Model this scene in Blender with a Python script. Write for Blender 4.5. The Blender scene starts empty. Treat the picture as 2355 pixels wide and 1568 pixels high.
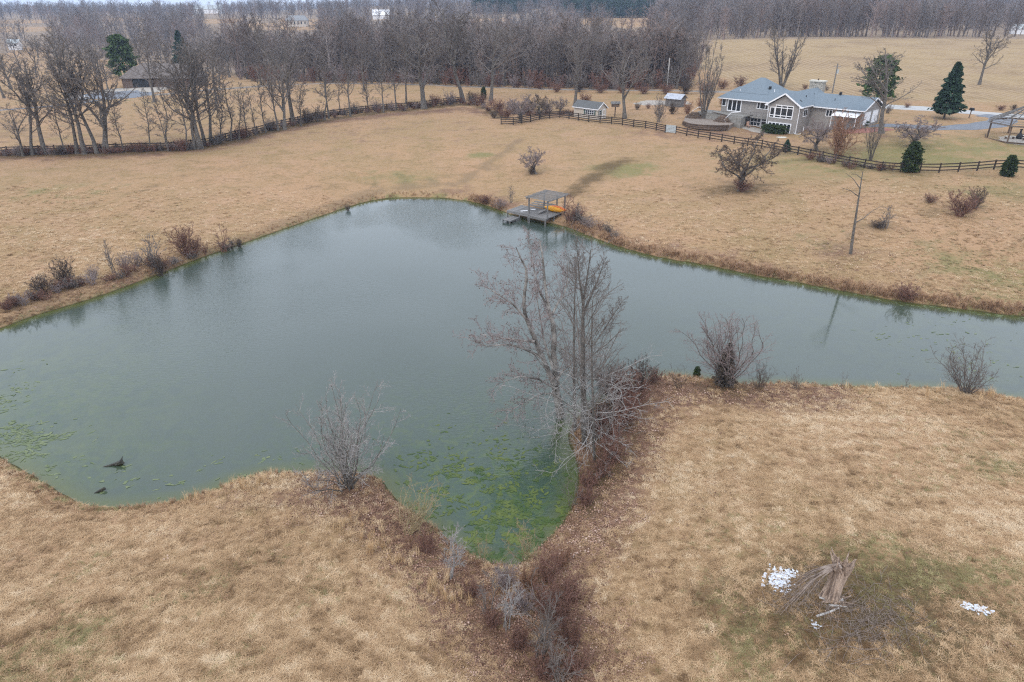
import bpy, math, random
import numpy as np
from mathutils import Vector, Matrix

# ---------------------------------------------------------------- camera, sky, sun, exposure
scene = bpy.context.scene
COL = scene.collection
CAMZ = 25.0
PITCH = math.radians(26.32)
cam_d = bpy.data.cameras.new('camera')
cam_d.sensor_width = 36.0; cam_d.lens = 24.0
cam_d.clip_start = 0.5; cam_d.clip_end = 20000
cam = bpy.data.objects.new('camera', cam_d); COL.objects.link(cam)
cam.location = (0, 0, CAMZ); cam.rotation_euler = (math.radians(90) - PITCH, 0, 0)
scene.camera = cam

SUN_EL, SUN_AZ = math.radians(48), math.radians(-150)      # azimuth from +Y, clockwise seen from above
world = bpy.data.worlds.new('World'); scene.world = world; world.use_nodes = True
wn = world.node_tree; wn.nodes.clear()
sky = wn.nodes.new('ShaderNodeTexSky'); sky.sky_type = 'NISHITA'; sky.sun_disc = False
sky.sun_elevation = SUN_EL; sky.sun_rotation = SUN_AZ % (2 * math.pi); sky.altitude = 200
sky.air_density = 1.0; sky.dust_density = 3.0; sky.ozone_density = 1.0
mixc = wn.nodes.new('ShaderNodeMix'); mixc.data_type = 'RGBA'
mixc.inputs['Factor'].default_value = 0.75                   # high overcast: mostly an even pale layer of cloud
mixc.inputs['B'].default_value = (12.6, 13.7, 15.6, 1)
bg = wn.nodes.new('ShaderNodeBackground'); bg.inputs['Strength'].default_value = 0.14
wo = wn.nodes.new('ShaderNodeOutputWorld')
wn.links.new(sky.outputs[0], mixc.inputs['A']); wn.links.new(mixc.outputs['Result'], bg.inputs[0]); wn.links.new(bg.outputs[0], wo.inputs[0])

sun_d = bpy.data.lights.new('sun', 'SUN'); sun_d.energy = 1.0; sun_d.angle = math.radians(12); sun_d.color = (1, 0.96, 0.9)
sun = bpy.data.objects.new('sun', sun_d); COL.objects.link(sun)
sdir = Vector((math.sin(SUN_AZ) * math.cos(SUN_EL), math.cos(SUN_AZ) * math.cos(SUN_EL), math.sin(SUN_EL)))
sun.rotation_euler = sdir.to_track_quat('Z', 'Y').to_euler()
vs = scene.view_settings
vs.view_transform = 'Standard'; vs.look = 'None'; vs.gamma = 1.0; vs.use_curve_mapping = False; vs.exposure = 0.0
scene.render.engine = 'CYCLES'
scene.cycles.max_bounces = 5; scene.cycles.diffuse_bounces = 2; scene.cycles.glossy_bounces = 2
scene.cycles.transmission_bounces = 2; scene.cycles.volume_bounces = 0; scene.cycles.transparent_max_bounces = 4
scene.cycles.use_denoising = False; scene.cycles.filter_width = 1.2; scene.cycles.caustics_reflective = False; scene.cycles.caustics_refractive = False
scene.cycles.use_adaptive_sampling = True; scene.cycles.adaptive_threshold = .008; scene.cycles.adaptive_min_samples = 16

rng = np.random.default_rng(7)
rnd = random.Random(11)

# ---------------------------------------------------------------- survey helpers: picture point -> place on the land
FPX = 1569.4                                                # focal length in units of a 2354 x 1568 sheet
def ray(px, py):
    a = (px - 1177.0) / FPX; b = -(py - 784.0) / FPX
    return np.array((a, math.cos(PITCH) + b * math.sin(PITCH), -math.sin(PITCH) + b * math.cos(PITCH)))
def at_z(px, py, z):
    d = ray(px, py); t = (z - CAMZ) / d[2]; return np.array((d[0] * t, d[1] * t, z))
def at_y(px, py, y):
    d = ray(px, py); t = y / d[1]; return np.array((d[0] * t, y, CAMZ + d[2] * t))
def project(p):
    p = np.asarray(p, float); dy = p[..., 1]; dz = p[..., 2] - CAMZ
    dep = dy * math.cos(PITCH) - dz * math.sin(PITCH); up = dy * math.sin(PITCH) + dz * math.cos(PITCH)
    return 1177 + FPX * p[..., 0] / dep, 784 - FPX * up / dep

SHORE_PX = [(0,757),(80,726),(150,706),(230,682),(300,656),(380,626),(450,598),(520,574),(600,546),(680,518),(760,490),(830,467),(880,457),
 (940,454),(1000,455),(1060,460),(1110,470),(1150,485),(1190,499),(1250,512),(1300,521),(1360,546),(1430,571),(1530,596),(1620,609),(1720,631),
 (1810,646),(1900,663),(1985,679),(2060,693),(2140,703),(2230,714),(2300,723),(2354,729),(2640,752),(2760,800),(2720,900),(2560,938),(2440,930),
 (2354,922),(2300,913),(2240,898),(2170,893),(2050,893),(1900,888),(1800,882),(1720,886),(1650,876),(1590,868),(1530,864),(1480,874),(1430,902),
 (1375,930),(1325,958),(1302,1000),(1322,1050),(1332,1090),(1326,1135),(1306,1185),(1285,1214),(1250,1248),(1215,1285),(1180,1306),(1110,1290),
 (1060,1262),(1010,1222),(960,1185),(920,1160),(892,1128),(876,1100),(830,1090),(760,1084),(700,1088),(640,1086),(590,1092),(540,1106),(480,1132),
 (430,1147),(380,1159),(300,1168),(240,1169),(190,1161),(150,1141),(100,1110),(60,1086),(20,1064),(0,1050),(-120,1010),(-210,930),(-190,840),(-100,790)]
SHORE = np.array([at_z(x, y, 0.0)[:2] for x, y in SHORE_PX])
def smooth_closed(P, it=2):
    for _ in range(it):
        Q = np.roll(P, -1, 0); P = np.stack([.75 * P + .25 * Q, .25 * P + .75 * Q], 1).reshape(-1, 2)
    return P
SHORE = smooth_closed(SHORE, 1)
def shore_dist(x, y):
    """metres to the waterline, negative over the water"""
    x = np.asarray(x, float); y = np.asarray(y, float); sh = x.shape; x = x.ravel(); y = y.ravel()
    best = np.full(x.shape, 1e9); ins = np.zeros(x.shape, bool)
    A = SHORE; B = np.roll(SHORE, -1, 0)
    if x.size < 4000:
        X = x[:, None]; Y = y[:, None]; E_ = B - A; L = (E_ ** 2).sum(1) + 1e-12
        T = np.clip(((X - A[:, 0]) * E_[:, 0] + (Y - A[:, 1]) * E_[:, 1]) / L, 0, 1)
        best = ((X - A[:, 0] - T * E_[:, 0]) ** 2 + (Y - A[:, 1] - T * E_[:, 1]) ** 2).min(1)
        ey = np.where(E_[:, 1] == 0, 1e-12, E_[:, 1])
        ins = (((A[:, 1] > Y) != (B[:, 1] > Y)) & (X < E_[:, 0] * (Y - A[:, 1]) / ey + A[:, 0])).sum(1) % 2 == 1
    else:
      for (ax, ay), (bx, by) in zip(A, B):
        ex, ey = bx - ax, by - ay; L = ex * ex + ey * ey + 1e-12
        t = np.clip(((x - ax) * ex + (y - ay) * ey) / L, 0, 1)
        best = np.minimum(best, (x - ax - t * ex) ** 2 + (y - ay - t * ey) ** 2)
        if ay != by:
            c = ((ay > y) != (by > y)) & (x < (bx - ax) * (y - ay) / (by - ay) + ax); ins ^= c
    d = np.sqrt(best); return np.where(ins, -d, d).reshape(sh)

CP = []                                                     # land heights: (x, y, z)
for px, py, z in [(0,357,2.4),(300,350,2.5),(600,310,3.0),(1000,240,3.9),(1180,285,3.9),(1540,305,3.7),(1700,325,3.5),(1800,345,3.4),(1950,385,3.4),
                  (2100,395,3.8),(2354,395,4.4),(1810,306,3.6),(1760,294,3.7),(1900,320,4.1),(2000,305,5.4),(2130,290,5.8),(2300,300,5.6),(2270,323,5.3),
                  (1616,273,4.6),(1660,268,4.7),(1360,275,4.1),(1440,270,4.3),(1500,225,4.6),
                  (200,500,1.8),(600,420,2.2),(900,400,2.2),(1200,380,2.3),(1500,420,2.3),(1800,480,2.3),(2200,520,2.5),(2354,600,2.0),(700,470,1.3),(1100,430,1.4),(1450,520,1.2),
                  (2000,600,1.5),(300,580,1.3),(0,600,1.5),
                  (200,235,2.6),(0,250,2.4),(430,200,3.2),(520,204,3.4),(800,190,3.9),(1100,199,4.2),(1300,208,4.5),(2000,240,5.6),(2200,252,5.8),(2354,266,5.7),
                  (300,160,3.0),(80,180,2.6),
                  (1900,1400,2.9),(2300,1250,3.0),(2200,1010,1.9),(1700,1000,1.7),(1500,1200,2.1),(1600,1500,2.8),(600,1250,1.9),(900,1400,2.7),(1010,1520,2.7),(1420,1430,2.5),(1180,1390,.55),(400,1450,2.7),(100,1300,2.2),
                  (100,1500,3.0),(1230,1560,0.9),(1220,1460,0.6),(2350,1500,3.4)]:
    p = at_z(px, py, z); CP.append((p[0], p[1], z))
CP += [(-10, -40, 4.5), (60, 0, 4.5), (-60, 0, 4), (0, 8, 1.8), (-140, 60, 3), (120, 60, 4), (90, 205, 6.6), (60, 215, 5.6), (130, 185, 6.6), (110, 260, 8.6), (160, 240, 9.0), (240, 250, 10),
       (150, 325, 10.9), (240, 330, 11), (90, 330, 9.8), (330, 300, 11.5), (180, 400, 9.5), (120, 420, 9), (300, 420, 9.5), (0, 260, 1.5), (-60, 280, 0), (20, 330, -1.5), (60, 420, 1),
       (-40, 420, -3), (-150, 300, -.5), (-120, 420, -3), (-250, 400, -2), (-330, 560, 0), (-380, 720, 4), (-250, 640, 1), (-120, 620, 1), (0, 620, 4), (120, 640, 11), (300, 640, 13), (480, 640, 12),
       (-600, 900, 8), (-420, 1000, 9), (-200, 900, 11), (-260, 760, 10), (0, 950, 21), (200, 1000, 23), (450, 1000, 22), (800, 1000, 15), (-900, 1500, 9), (-500, 1600, 8),
       (-200, 1400, 23), (100, 1500, 32), (500, 1500, 32), (1000, 1600, 20), (-1500, 2500, 3), (-700, 2500, 2), (0, 2600, 22), (800, 2600, 24), (1700, 2500, 20),
       (-3500, 4800, -26), (-1000, 4800, -26), (500, 4800, 20), (3500, 4800, 20)]
CP = np.array(CP)
def uv(x, y): return x / (np.maximum(y, -45) + 80), np.log((np.maximum(y, -45) + 80) / 80)
_u, _v = uv(CP[:, 0], CP[:, 1])
_K = np.sqrt((_u[:, None] - _u) ** 2 + (_v[:, None] - _v) ** 2 + .0016); _n = len(CP)
_M = np.zeros((_n + 1, _n + 1)); _M[:_n, :_n] = _K - np.eye(_n) * .004; _M[:_n, -1] = 1; _M[-1, :_n] = 1
_W = np.linalg.solve(_M, np.append(CP[:, 2], 0))
def land(x, y):
    x = np.asarray(x, float); y = np.asarray(y, float); u, v = uv(x, y); h = np.full(u.shape, _W[-1])
    if u.ndim == 1 and u.size < 4000: h = h + np.sqrt((u[:, None] - _u) ** 2 + (v[:, None] - _v) ** 2 + .0016) @ _W[:-1]
    else:
        for k in range(_n): h = h + _W[k] * np.sqrt((u - _u[k]) ** 2 + (v - _v[k]) ** 2 + .0016)
    r = (np.sin(x * .31 + 1.3 * np.sin(y * .17)) * np.sin(y * .27 + .9 * np.sin(x * .13)) * .10 + np.sin(x * .83 + 2 * np.sin(y * .5)) * np.sin(y * .71 + 1.7) * .035)
    return h + r
def height(x, y, d=None):
    x = np.asarray(x, float); y = np.asarray(y, float)
    h = np.where(y < 140, np.maximum(land(x, y), .55), land(x, y))
    if d is None:
        d = np.full(x.shape, 99.0); k = (y < 120) & (y > 0) & (np.abs(x) < 110)
        if k.any(): d[k] = shore_dist(x[k], y[k])
    dp = np.maximum(d, 0)
    bank = .55 * (1 - np.exp(-dp / .7)) + (h - .55) * (1 - np.exp(-(dp / 11) ** 1.3))
    return np.where(d >= 0, bank, np.maximum(-.55 * -d / .7 * .6, -1.6))
def zat(x, y): return float(height(np.array([x]), np.array([y]))[0])
_T = np.concatenate([np.linspace(15, 60, 90), np.geomspace(60.5, 5200, 260)])
def G(px, py):
    """where the sight line through a picture point meets the land"""
    d = ray(px, py); t = _T / np.linalg.norm(d)
    X, Y, Z = d[0] * t, d[1] * t, CAMZ + d[2] * t
    g = np.maximum(height(X, Y), 0.0) - Z; k = int(np.argmax(g > 0))
    if g[k] <= 0: k = len(t) - 1
    a, b = t[max(k - 1, 0)], t[k]
    m = np.linspace(a, b, 40); g = np.maximum(height(d[0] * m, d[1] * m), 0.0) - CAMZ - d[2] * m; b = m[int(np.argmax(g > 0))] if (g > 0).any() else b
    return np.array((d[0] * b, d[1] * b, max(zat(d[0] * b, d[1] * b), 0)))

# ---------------------------------------------------------------- object helpers
def tag(o, label=None, cat=None, group=None, kind=None):
    if label: o['label'] = label
    if cat: o['category'] = cat
    if group: o['group'] = group
    if kind: o['kind'] = kind
    return o
def empty(name, loc=(0, 0, 0), rz=0.0):
    o = bpy.data.objects.new(name, None); COL.objects.link(o); o.location = [float(c) for c in loc]; o.rotation_euler = (0, 0, rz); o.empty_display_size = .5
    return o
def mesh_obj(name, V, Fc, mat, parent=None, smooth=False, link=True):
    me = bpy.data.meshes.new(name); V = np.asarray(V, np.float32).reshape(-1, 3)
    if isinstance(Fc, np.ndarray):
        n = Fc.shape[1]; me.vertices.add(len(V)); me.vertices.foreach_set('co', V.ravel())
        me.loops.add(Fc.size); me.loops.foreach_set('vertex_index', Fc.astype(np.int32).ravel())
        me.polygons.add(len(Fc)); me.polygons.foreach_set('loop_start', np.arange(0, Fc.size, n, dtype=np.int32)); me.polygons.foreach_set('loop_total', np.full(len(Fc), n, np.int32))
        me.update(calc_edges=True)
    else:
        me.from_pydata(V.tolist(), [], Fc)
    if mat is not None: me.materials.append(mat)
    if smooth: me.polygons.foreach_set('use_smooth', np.ones(len(me.polygons), bool))
    o = bpy.data.objects.new(name, me)
    if link: COL.objects.link(o)
    if parent is not None: o.parent = parent
    return o
def inst(name, me, parent=None, loc=(0, 0, 0), rot=(0, 0, 0), scale=(1, 1, 1)):
    o = bpy.data.objects.new(name, me); COL.objects.link(o)
    if parent is not None: o.parent = parent
    o.location = [float(c) for c in loc]; o.rotation_euler = rot; o.scale = scale
    return o
class MB:
    """collects solid shapes for ONE mesh"""
    def __init__(s): s.V = []; s.F = []
    def add(s, V, Fc):
        n = len(s.V); s.V += [tuple(float(c) for c in v) for v in V]; s.F += [tuple(i + n for i in f) for f in Fc]; return s
    def box(s, x0, x1, y0, y1, z0, z1):
        return s.add([(x0,y0,z0),(x1,y0,z0),(x1,y1,z0),(x0,y1,z0),(x0,y0,z1),(x1,y0,z1),(x1,y1,z1),(x0,y1,z1)],
                     [(0,3,2,1),(4,5,6,7),(0,1,5,4),(1,2,6,5),(2,3,7,6),(3,0,4,7)])
    def bar(s, a, b, w, h=None, up=(0, 0, 1)):
        a = Vector(a); b = Vector(b); d = (b - a).normalized(); u = Vector(up)
        if abs(d.dot(u)) > .98: u = Vector((1, 0, 0))
        r = d.cross(u).normalized(); u = r.cross(d).normalized(); h = h or w; r *= w / 2; u *= h / 2
        return s.add([a - r - u, a + r - u, a + r + u, a - r + u, b - r - u, b + r - u, b + r + u, b - r + u],
                     [(0,3,2,1),(4,5,6,7),(0,1,5,4),(1,2,6,5),(2,3,7,6),(3,0,4,7)])
    def slab(s, pts, th, up=(0, 0, 1)):
        n = len(pts); u = Vector(up) * th; top = [Vector(p) for p in pts]; bot = [p - u for p in top]
        return s.add(top + bot, [tuple(range(n)), tuple(range(2 * n - 1, n - 1, -1))] + [(i, i + n, (i + 1) % n + n, (i + 1) % n) for i in range(n)])
    def tube(s, pts, rad, n=6):
        V, Fc = tubes([np.asarray(pts, float)], [np.full(len(pts), rad) if np.isscalar(rad) else np.asarray(rad, float)], n); 
        return s.add(V, [tuple(f) for f in Fc])
    def build(s, name, mat, parent=None, smooth=False): return mesh_obj(name, s.V, s.F, mat, parent, smooth)
def tubes(polys, rads, n):
    """tapered tubes along polylines of equal length -> verts, quads"""
    P = np.asarray(polys, float); R = np.asarray(rads, float); N, k, _ = P.shape
    T = np.empty_like(P); T[:, 1:-1] = P[:, 2:] - P[:, :-2]; T[:, 0] = P[:, 1] - P[:, 0]; T[:, -1] = P[:, -1] - P[:, -2]
    T /= np.linalg.norm(T, axis=2, keepdims=True) + 1e-9
    ref = np.where(np.abs(T[:, :1, 2:3]) > .9, np.array([[[1., 0, 0]]]), np.array([[[0, 0, 1.]]])); ref = np.repeat(ref, k, 1)
    A = np.cross(T, ref); A /= np.linalg.norm(A, axis=2, keepdims=True) + 1e-9; B = np.cross(T, A)
    ang = np.arange(n) * 2 * math.pi / n
    V = P[:, :, None] + R[:, :, None, None] * (A[:, :, None] * np.cos(ang)[None, None, :, None] + B[:, :, None] * np.sin(ang)[None, None, :, None])
    idx = np.arange(N * k * n).reshape(N, k, n); a = idx[:, :-1]; b = idx[:, 1:]
    Fc = np.stack([a, np.roll(a, -1, 2), np.roll(b, -1, 2), b], -1).reshape(-1, 4)
    return V.reshape(-1, 3), Fc

# ---------------------------------------------------------------- node helpers
class NT:
    def __init__(s, name, rough=.9, spec=.2):
        s.m = bpy.data.materials.new(name); s.m.use_nodes = True; s.t = s.m.node_tree; s.b = s.t.nodes['Principled BSDF']
        s.b.inputs['Roughness'].default_value = rough; s.b.inputs['Specular IOR Level'].default_value = spec
    def n(s, kind, **kw):
        d = s.t.nodes.new('ShaderNode' + kind)
        for k, v in kw.items():
            if k in d.inputs: s.put(d.inputs[k], v)
            else: setattr(d, k, v)
        return d
    def put(s, sock, v):
        if hasattr(v, 'is_linked') or isinstance(v, bpy.types.NodeSocket): s.t.links.new(v, sock)
        elif isinstance(v, tuple) and len(v) == 3 and sock.type == 'RGBA': sock.default_value = (*v, 1)
        else: sock.default_value = v
    def pos(s): return s.n('NewGeometry').outputs['Position']
    def obj(s): return s.n('TexCoord').outputs['Object']
    def noise(s, scale, vec=None, detail=4, rough=.6, dist=0.0):
        d = s.n('TexNoise', Scale=scale, Detail=detail, Roughness=rough, Distortion=dist)
        if vec is not None: s.t.links.new(vec, d.inputs['Vector'])
        return d.outputs['Fac']
    def scale(s, vec, sc):
        d = s.n('VectorMath', operation='MULTIPLY'); s.t.links.new(vec, d.inputs[0]); d.inputs[1].default_value = sc; return d.outputs[0]
    def ramp(s, f, a, b):
        d = s.n('MapRange', clamp=True); d.interpolation_type = 'SMOOTHSTEP'; s.put(d.inputs[0], f); d.inputs[1].default_value = a; d.inputs[2].default_value = b; return d.outputs[0]
    def math(s, op, a, b=0.0):
        d = s.n('Math', operation=op); s.put(d.inputs[0], a); s.put(d.inputs[1], b); return d.outputs[0]
    def mix(s, f, a, b, blend='MIX'):
        d = s.n('Mix', data_type='RGBA', blend_type=blend); s.put(d.inputs[0], f); s.put(d.inputs[6], a); s.put(d.inputs[7], b); return d.outputs[2]
    def attr(s, name, inst=False):
        d = s.n('Attribute', attribute_name=name)
        if inst: d.attribute_type = 'INSTANCER'
        return d.outputs['Fac']
    def bump(s, h, strength=.3, dist=.1):
        d = s.n('Bump', Strength=strength, Distance=dist); s.put(d.inputs['Height'], h); s.t.links.new(d.outputs[0], s.b.inputs['Normal'])
    def col(s, c): s.put(s.b.inputs['Base Color'], c); return s
def mottled(name, c1, c2, scale=6.0, rough=.9, bump=.2, spec=.2, rand=0.0, dist=.05):
    t = NT(name, rough, spec); f = t.ramp(t.noise(scale, t.obj()), .3, .7); c = t.mix(f, c1, c2)
    if rand:
        r = t.n('ObjectInfo').outputs['Random']; v = t.math('ADD', t.math('MULTIPLY', r, rand), 1 - rand / 2)
        c = t.mix(1.0, c, t.n('CombineColor', Red=v, Green=v, Blue=v).outputs[0], 'MULTIPLY')
    t.col(c)
    if bump: t.bump(t.noise(scale * 3, t.obj()), bump, dist)
    return t.m

# ---------------------------------------------------------------- land
def blob(x, y, px, py, r, soft=.35, ratio=1.0):
    c = G(px, py); q = np.hypot((x - c[0]) / (r * ratio), (y - c[1]) / r); return 1 / (1 + np.exp((q - 1) / (soft * .8)))
def band(x, y, pts, w, soft=.4, world=False):
    P = [np.asarray(p, float) if world else G(*p)[:2] for p in pts]; best = np.full(np.shape(x), 1e9)
    for a, b in zip(P[:-1], P[1:]):
        e = b - a; t = np.clip(((x - a[0]) * e[0] + (y - a[1]) * e[1]) / (e @ e + 1e-9), 0, 1)
        best = np.minimum(best, np.hypot(x - a[0] - t * e[0], y - a[1] - t * e[1]))
    return 1 / (1 + np.exp((best / w - 1) / (soft * .8)))
FENCE_L = [(-60,362),(0,357),(100,353),(190,352),(300,347),(400,345),(470,337),(540,318),(590,308),(640,294),(700,280),(760,268),(830,259),(900,252),(960,248),(1010,241),(1065,236)]
FENCE_R = [(1152,286),(1180,287),(1205,283),(1240,276),(1290,271),(1340,279),(1400,285),(1460,293),(1500,298),(1529,305)]
FENCE_R2 = [(1553,307),(1620,320),(1690,332),(1760,342),(1830,356),(1900,371),(1960,383),(2030,394),(2100,397),(2180,397),(2250,393),(2310,388),(2354,390),(2420,396)]
WOOD_EDGE = [(-400,150),(0,124),(300,143),(480,168),(600,188),(900,190),(1130,198),(1400,204),(1580,200),(1610,150),(1640,93),(2000,91),(2354,92),(2800,96)]

def grid_mesh():
    nu, nv = 520, 560
    u = np.linspace(-1.15, 1.15, nu); v = np.linspace(math.log((-28 + 80) / 80), math.log(5280 / 80), nv)
    U, Vv = np.meshgrid(u, v); Y = 80 * np.exp(Vv) - 80; X = U * (Y + 80)
    D = np.full(X.shape, 99.0); near = (Y < 120) & (np.abs(X) < 110); D[near] = shore_dist(X[near], Y[near])
    Z = height(X, Y, D)
    idx = np.arange(nu * nv).reshape(nv, nu)
    Fc = np.stack([idx[:-1, :-1], idx[:-1, 1:], idx[1:, 1:], idx[1:, :-1]], -1).reshape(-1, 4)
    return X.ravel(), Y.ravel(), Z.ravel(), D.ravel(), Fc
gx, gy, gz, gd, gf = grid_mesh()
gpx, gpy = project(np.stack([gx, gy, gz], 1)); gpx = np.where(gy > 12, gpx, 0); gpy = np.where(gy > 12, gpy, 3000)
zero = np.zeros_like(gx)
m_green = np.maximum.reduce([.9 * blob(gx, gy, 2080, 350, 10, .9, 2.2), .6 * blob(gx, gy, 2250, 335, 10, .9, 1.6), .55 * blob(gx, gy, 1430, 225, 12, .8, 1.8), .95 * blob(gx, gy, 1432, 388, 3.4, .8, 1.5), .5 * blob(gx, gy, 1395, 395, 4, .9),
    .45 * blob(gx, gy, 1540, 325, 4, .8), .95 * blob(gx, gy, 1105, 357, 1.6, .8, 1.5), .75 * blob(gx, gy, 2060, 1380, 3.6, 1.0, 1.4), .66 * blob(gx, gy, 1830, 1480, 2.4, 1.0), .55 * blob(gx, gy, 2300, 1500, 5, 1.0),
    .72 * blob(gx, gy, 2320, 640, 7, 1.0), .66 * blob(gx, gy, 2180, 600, 6, 1.0), .6 * blob(gx, gy, 2300, 440, 7, 1.0, 1.4), .58 * blob(gx, gy, 1880, 555, 4, 1.0), .66 * blob(gx, gy, 930, 410, 5, .9, 1.6), .58 * blob(gx, gy, 120, 440, 7, 1.0, 1.8), .62 * blob(gx, gy, 100, 1530, 4, 1.0), .48 * blob(gx, gy, 330, 285, 22, .8, 3.2),
    .5 * blob(gx, gy, 300, 230, 20, .8, 2.5), .4 * blob(gx, gy, 60, 240, 25, .8, 2), .5 * blob(gx, gy, 2200, 275, 12, .8, 1.6), .3 * blob(gx, gy, 700, 1420, 4, 1), .35 * blob(gx, gy, 950, 1280, 3, 1), .6 * blob(gx, gy, 2320, 1080, 4, 1),
    .8 * np.exp(-((gd - .15) / .4) ** 2)])
near_shore = np.exp(-np.maximum(gd, 0) / 2.0)
m_litter = np.maximum.reduce([.95 * band(gx, gy, [(880,1150),(960,1230),(1040,1320),(1120,1400),(1200,1480),(1260,1560),(1290,1620)], 2.3, .5), .85 * band(gx, gy, [(1265,1345),(1290,1450),(1300,1560)], 2.4, .5),
    .95 * band(gx, gy, [(1500,880),(1420,960),(1390,1060),(1370,1120),(1340,1190),(1280,1260)], 2.6, .6), .75 * band(gx, gy, [(1480,900),(1650,905),(1800,905),(1900,900)], 2.2, .7), .9 * blob(gx, gy, 800, 1135, 2.4, .7, 2.0),
    .5 * blob(gx, gy, 1950, 590, 4, .9), .45 * band(gx, gy, [(80,690),(300,635),(420,590)], 2.2, .7), .5 * band(gx, gy, [(1060,440),(1180,470),(1400,540),(1700,610),(2000,670)], 2.5, .8), .35 * blob(gx, gy, 1400, 1250, 3.0, .9),
    .7 * band(gx, gy, [(0,360),(240,356),(470,342),(590,314),(700,287),(900,262),(1060,250),(1150,262),(1230,262),(1330,262)], 3.0, .7), .38 * blob(gx, gy, 300, 300, 20, .9, 3.5), .55 * blob(gx, gy, 1640, 300, 8, .8, 2), .5 * blob(gx, gy, 1950, 330, 7, .8, 2)])
m_dark = np.maximum.reduce([.8 * blob(gx, gy, 1700, 432, 3.6, .8, 1.3), 1.15 * blob(gx, gy, 1965, 1408, 3.5, .7, 1.4), .8 * band(gx, gy, [(1475,890),(1420,950),(1395,1040),(1370,1110),(1345,1165)], 1.5, .6), .6 * band(gx, gy, [(1060,1360),(1160,1440),(1250,1530),(1290,1600)], 1.2, .7), .6 * band(gx, gy, [(1265,1330),(1290,1430),(1300,1540)], 1.2, .7), .6 * blob(gx, gy, 1668, 890, 1.6, .8, 1.8), .6 * blob(gx, gy, 800, 1122, 1.3, .8, 1.8), .55 * blob(gx, gy, 1600, 1350, 1.3, .9, 1.6), .5 * blob(gx, gy, 1880, 1470, 2.0, .9), .4 * blob(gx, gy, 2354, 1540, 3.5, 1.0),  # terms at thicket, gully and shrub feet paint contact shade into the ground
    .6 * blob(gx, gy, 1228, 402, 1.6, .8, 1.5), .75 * band(gx, gy, [(1315,446),(1350,418),(1395,385),(1440,368)], 1.9, .6), .45 * band(gx, gy, [(230,465),(420,405),(560,382)], 1.6, .8), .4 * band(gx, gy, [(700,430),(850,425),(940,405)], 1.6, .8), .35 * blob(gx, gy, 2250, 560, 6, .9, 1.4), .35 * blob(gx, gy, 2340, 450, 6, .9, 1.5), .5 * band(gx, gy, [(1850,368),(2000,395),(2300,402)], 2.0, .8), .45 * blob(gx, gy, 2030, 520, 2.5, .9, 1.6), .5 * blob(gx, gy, 2180, 480, 3.5, .9, 1.8),
    .3 * blob(gx, gy, 200, 1400, 3, 1), .3 * blob(gx, gy, 430, 1300, 3, 1, 2), .25 * blob(gx, gy, 500, 1500, 3, 1, 1.5), .8 * band(gx, gy, [(0,359),(240,354),(470,340),(590,311),(700,284),(900,256),(1065,240),(1120,250),(1150,270)], 1.9, .6), .35 * blob(gx, gy, 2250, 1050, 3, 1, 1.5)])
m_track = np.maximum.reduce([.75 * band(gx, gy, [(0,735),(150,690),(330,630),(500,570),(700,498),(880,436),(1060,420),(1160,350),(1200,320)], .9, .7), .6 * band(gx, gy, [(0,700),(300,640),(480,575),(680,500),(850,435),(1010,410),(1150,385)], .8, .7),
    .45 * band(gx, gy, [(1310,452),(1500,462),(1650,470),(1760,478)], .6, .8), .4 * band(gx, gy, [(200,470),(420,405),(560,380)], 1.0, .9)])
edge = np.interp(gpx, [p[0] for p in WOOD_EDGE], [p[1] for p in WOOD_EDGE])
FIELDS = [[(-50,62),(140,61),(140,70),(-50,78)], [(-50,46),(118,45),(118,53),(-50,55)], [(465,44),(560,43),(560,54),(465,54)], [(560,52),(660,54),(735,58),(735,70),(580,68)], [(640,44),(735,44),(735,64),(640,64)],
          [(1330,44),(1490,37),(1505,58),(1440,66),(1400,58),(1330,56)], [(1095,43),(1180,41),(1180,48),(1095,50)], [(20,108),(115,108),(115,132),(20,136)], [(855,36),(900,34),(900,46),(855,46)], [(230,42),(330,40),(330,48),(230,50)], [(466,26),(500,26),(500,32),(466,32)]]
def inpoly(x, y, poly):
    ins = np.zeros(np.shape(x), bool)
    for (ax, ay), (bx, by) in zip(poly, poly[1:] + poly[:1]):
        if ay != by: ins ^= ((ay > y) != (by > y)) & (x < (bx - ax) * (y - ay) / (by - ay) + ax)
    return ins
infield = np.zeros(gx.shape, bool)
for f in FIELDS: infield |= inpoly(gpx, gpy, f)
m_wood = ((gpy < edge - 2) & ~infield & (gy > 190)).astype(float)
m_stub = ((gx > 62) & (gy > 172 - .16 * gx) & (gy < 420) & (gpy > edge - 6)).astype(float)
ground = mesh_obj('ground', np.stack([gx, gy, gz], 1), gf, None, smooth=True)
tag(ground, kind='structure')
for nm, a in (('green', m_green), ('litter', m_litter), ('dark', m_dark), ('track', m_track), ('wood', m_wood), ('stub', m_stub), ('shore', np.clip(gd, -3, 20))):
    at = ground.data.attributes.new(nm, 'FLOAT', 'POINT'); at.data.foreach_set('value', a.astype(np.float32))

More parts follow.
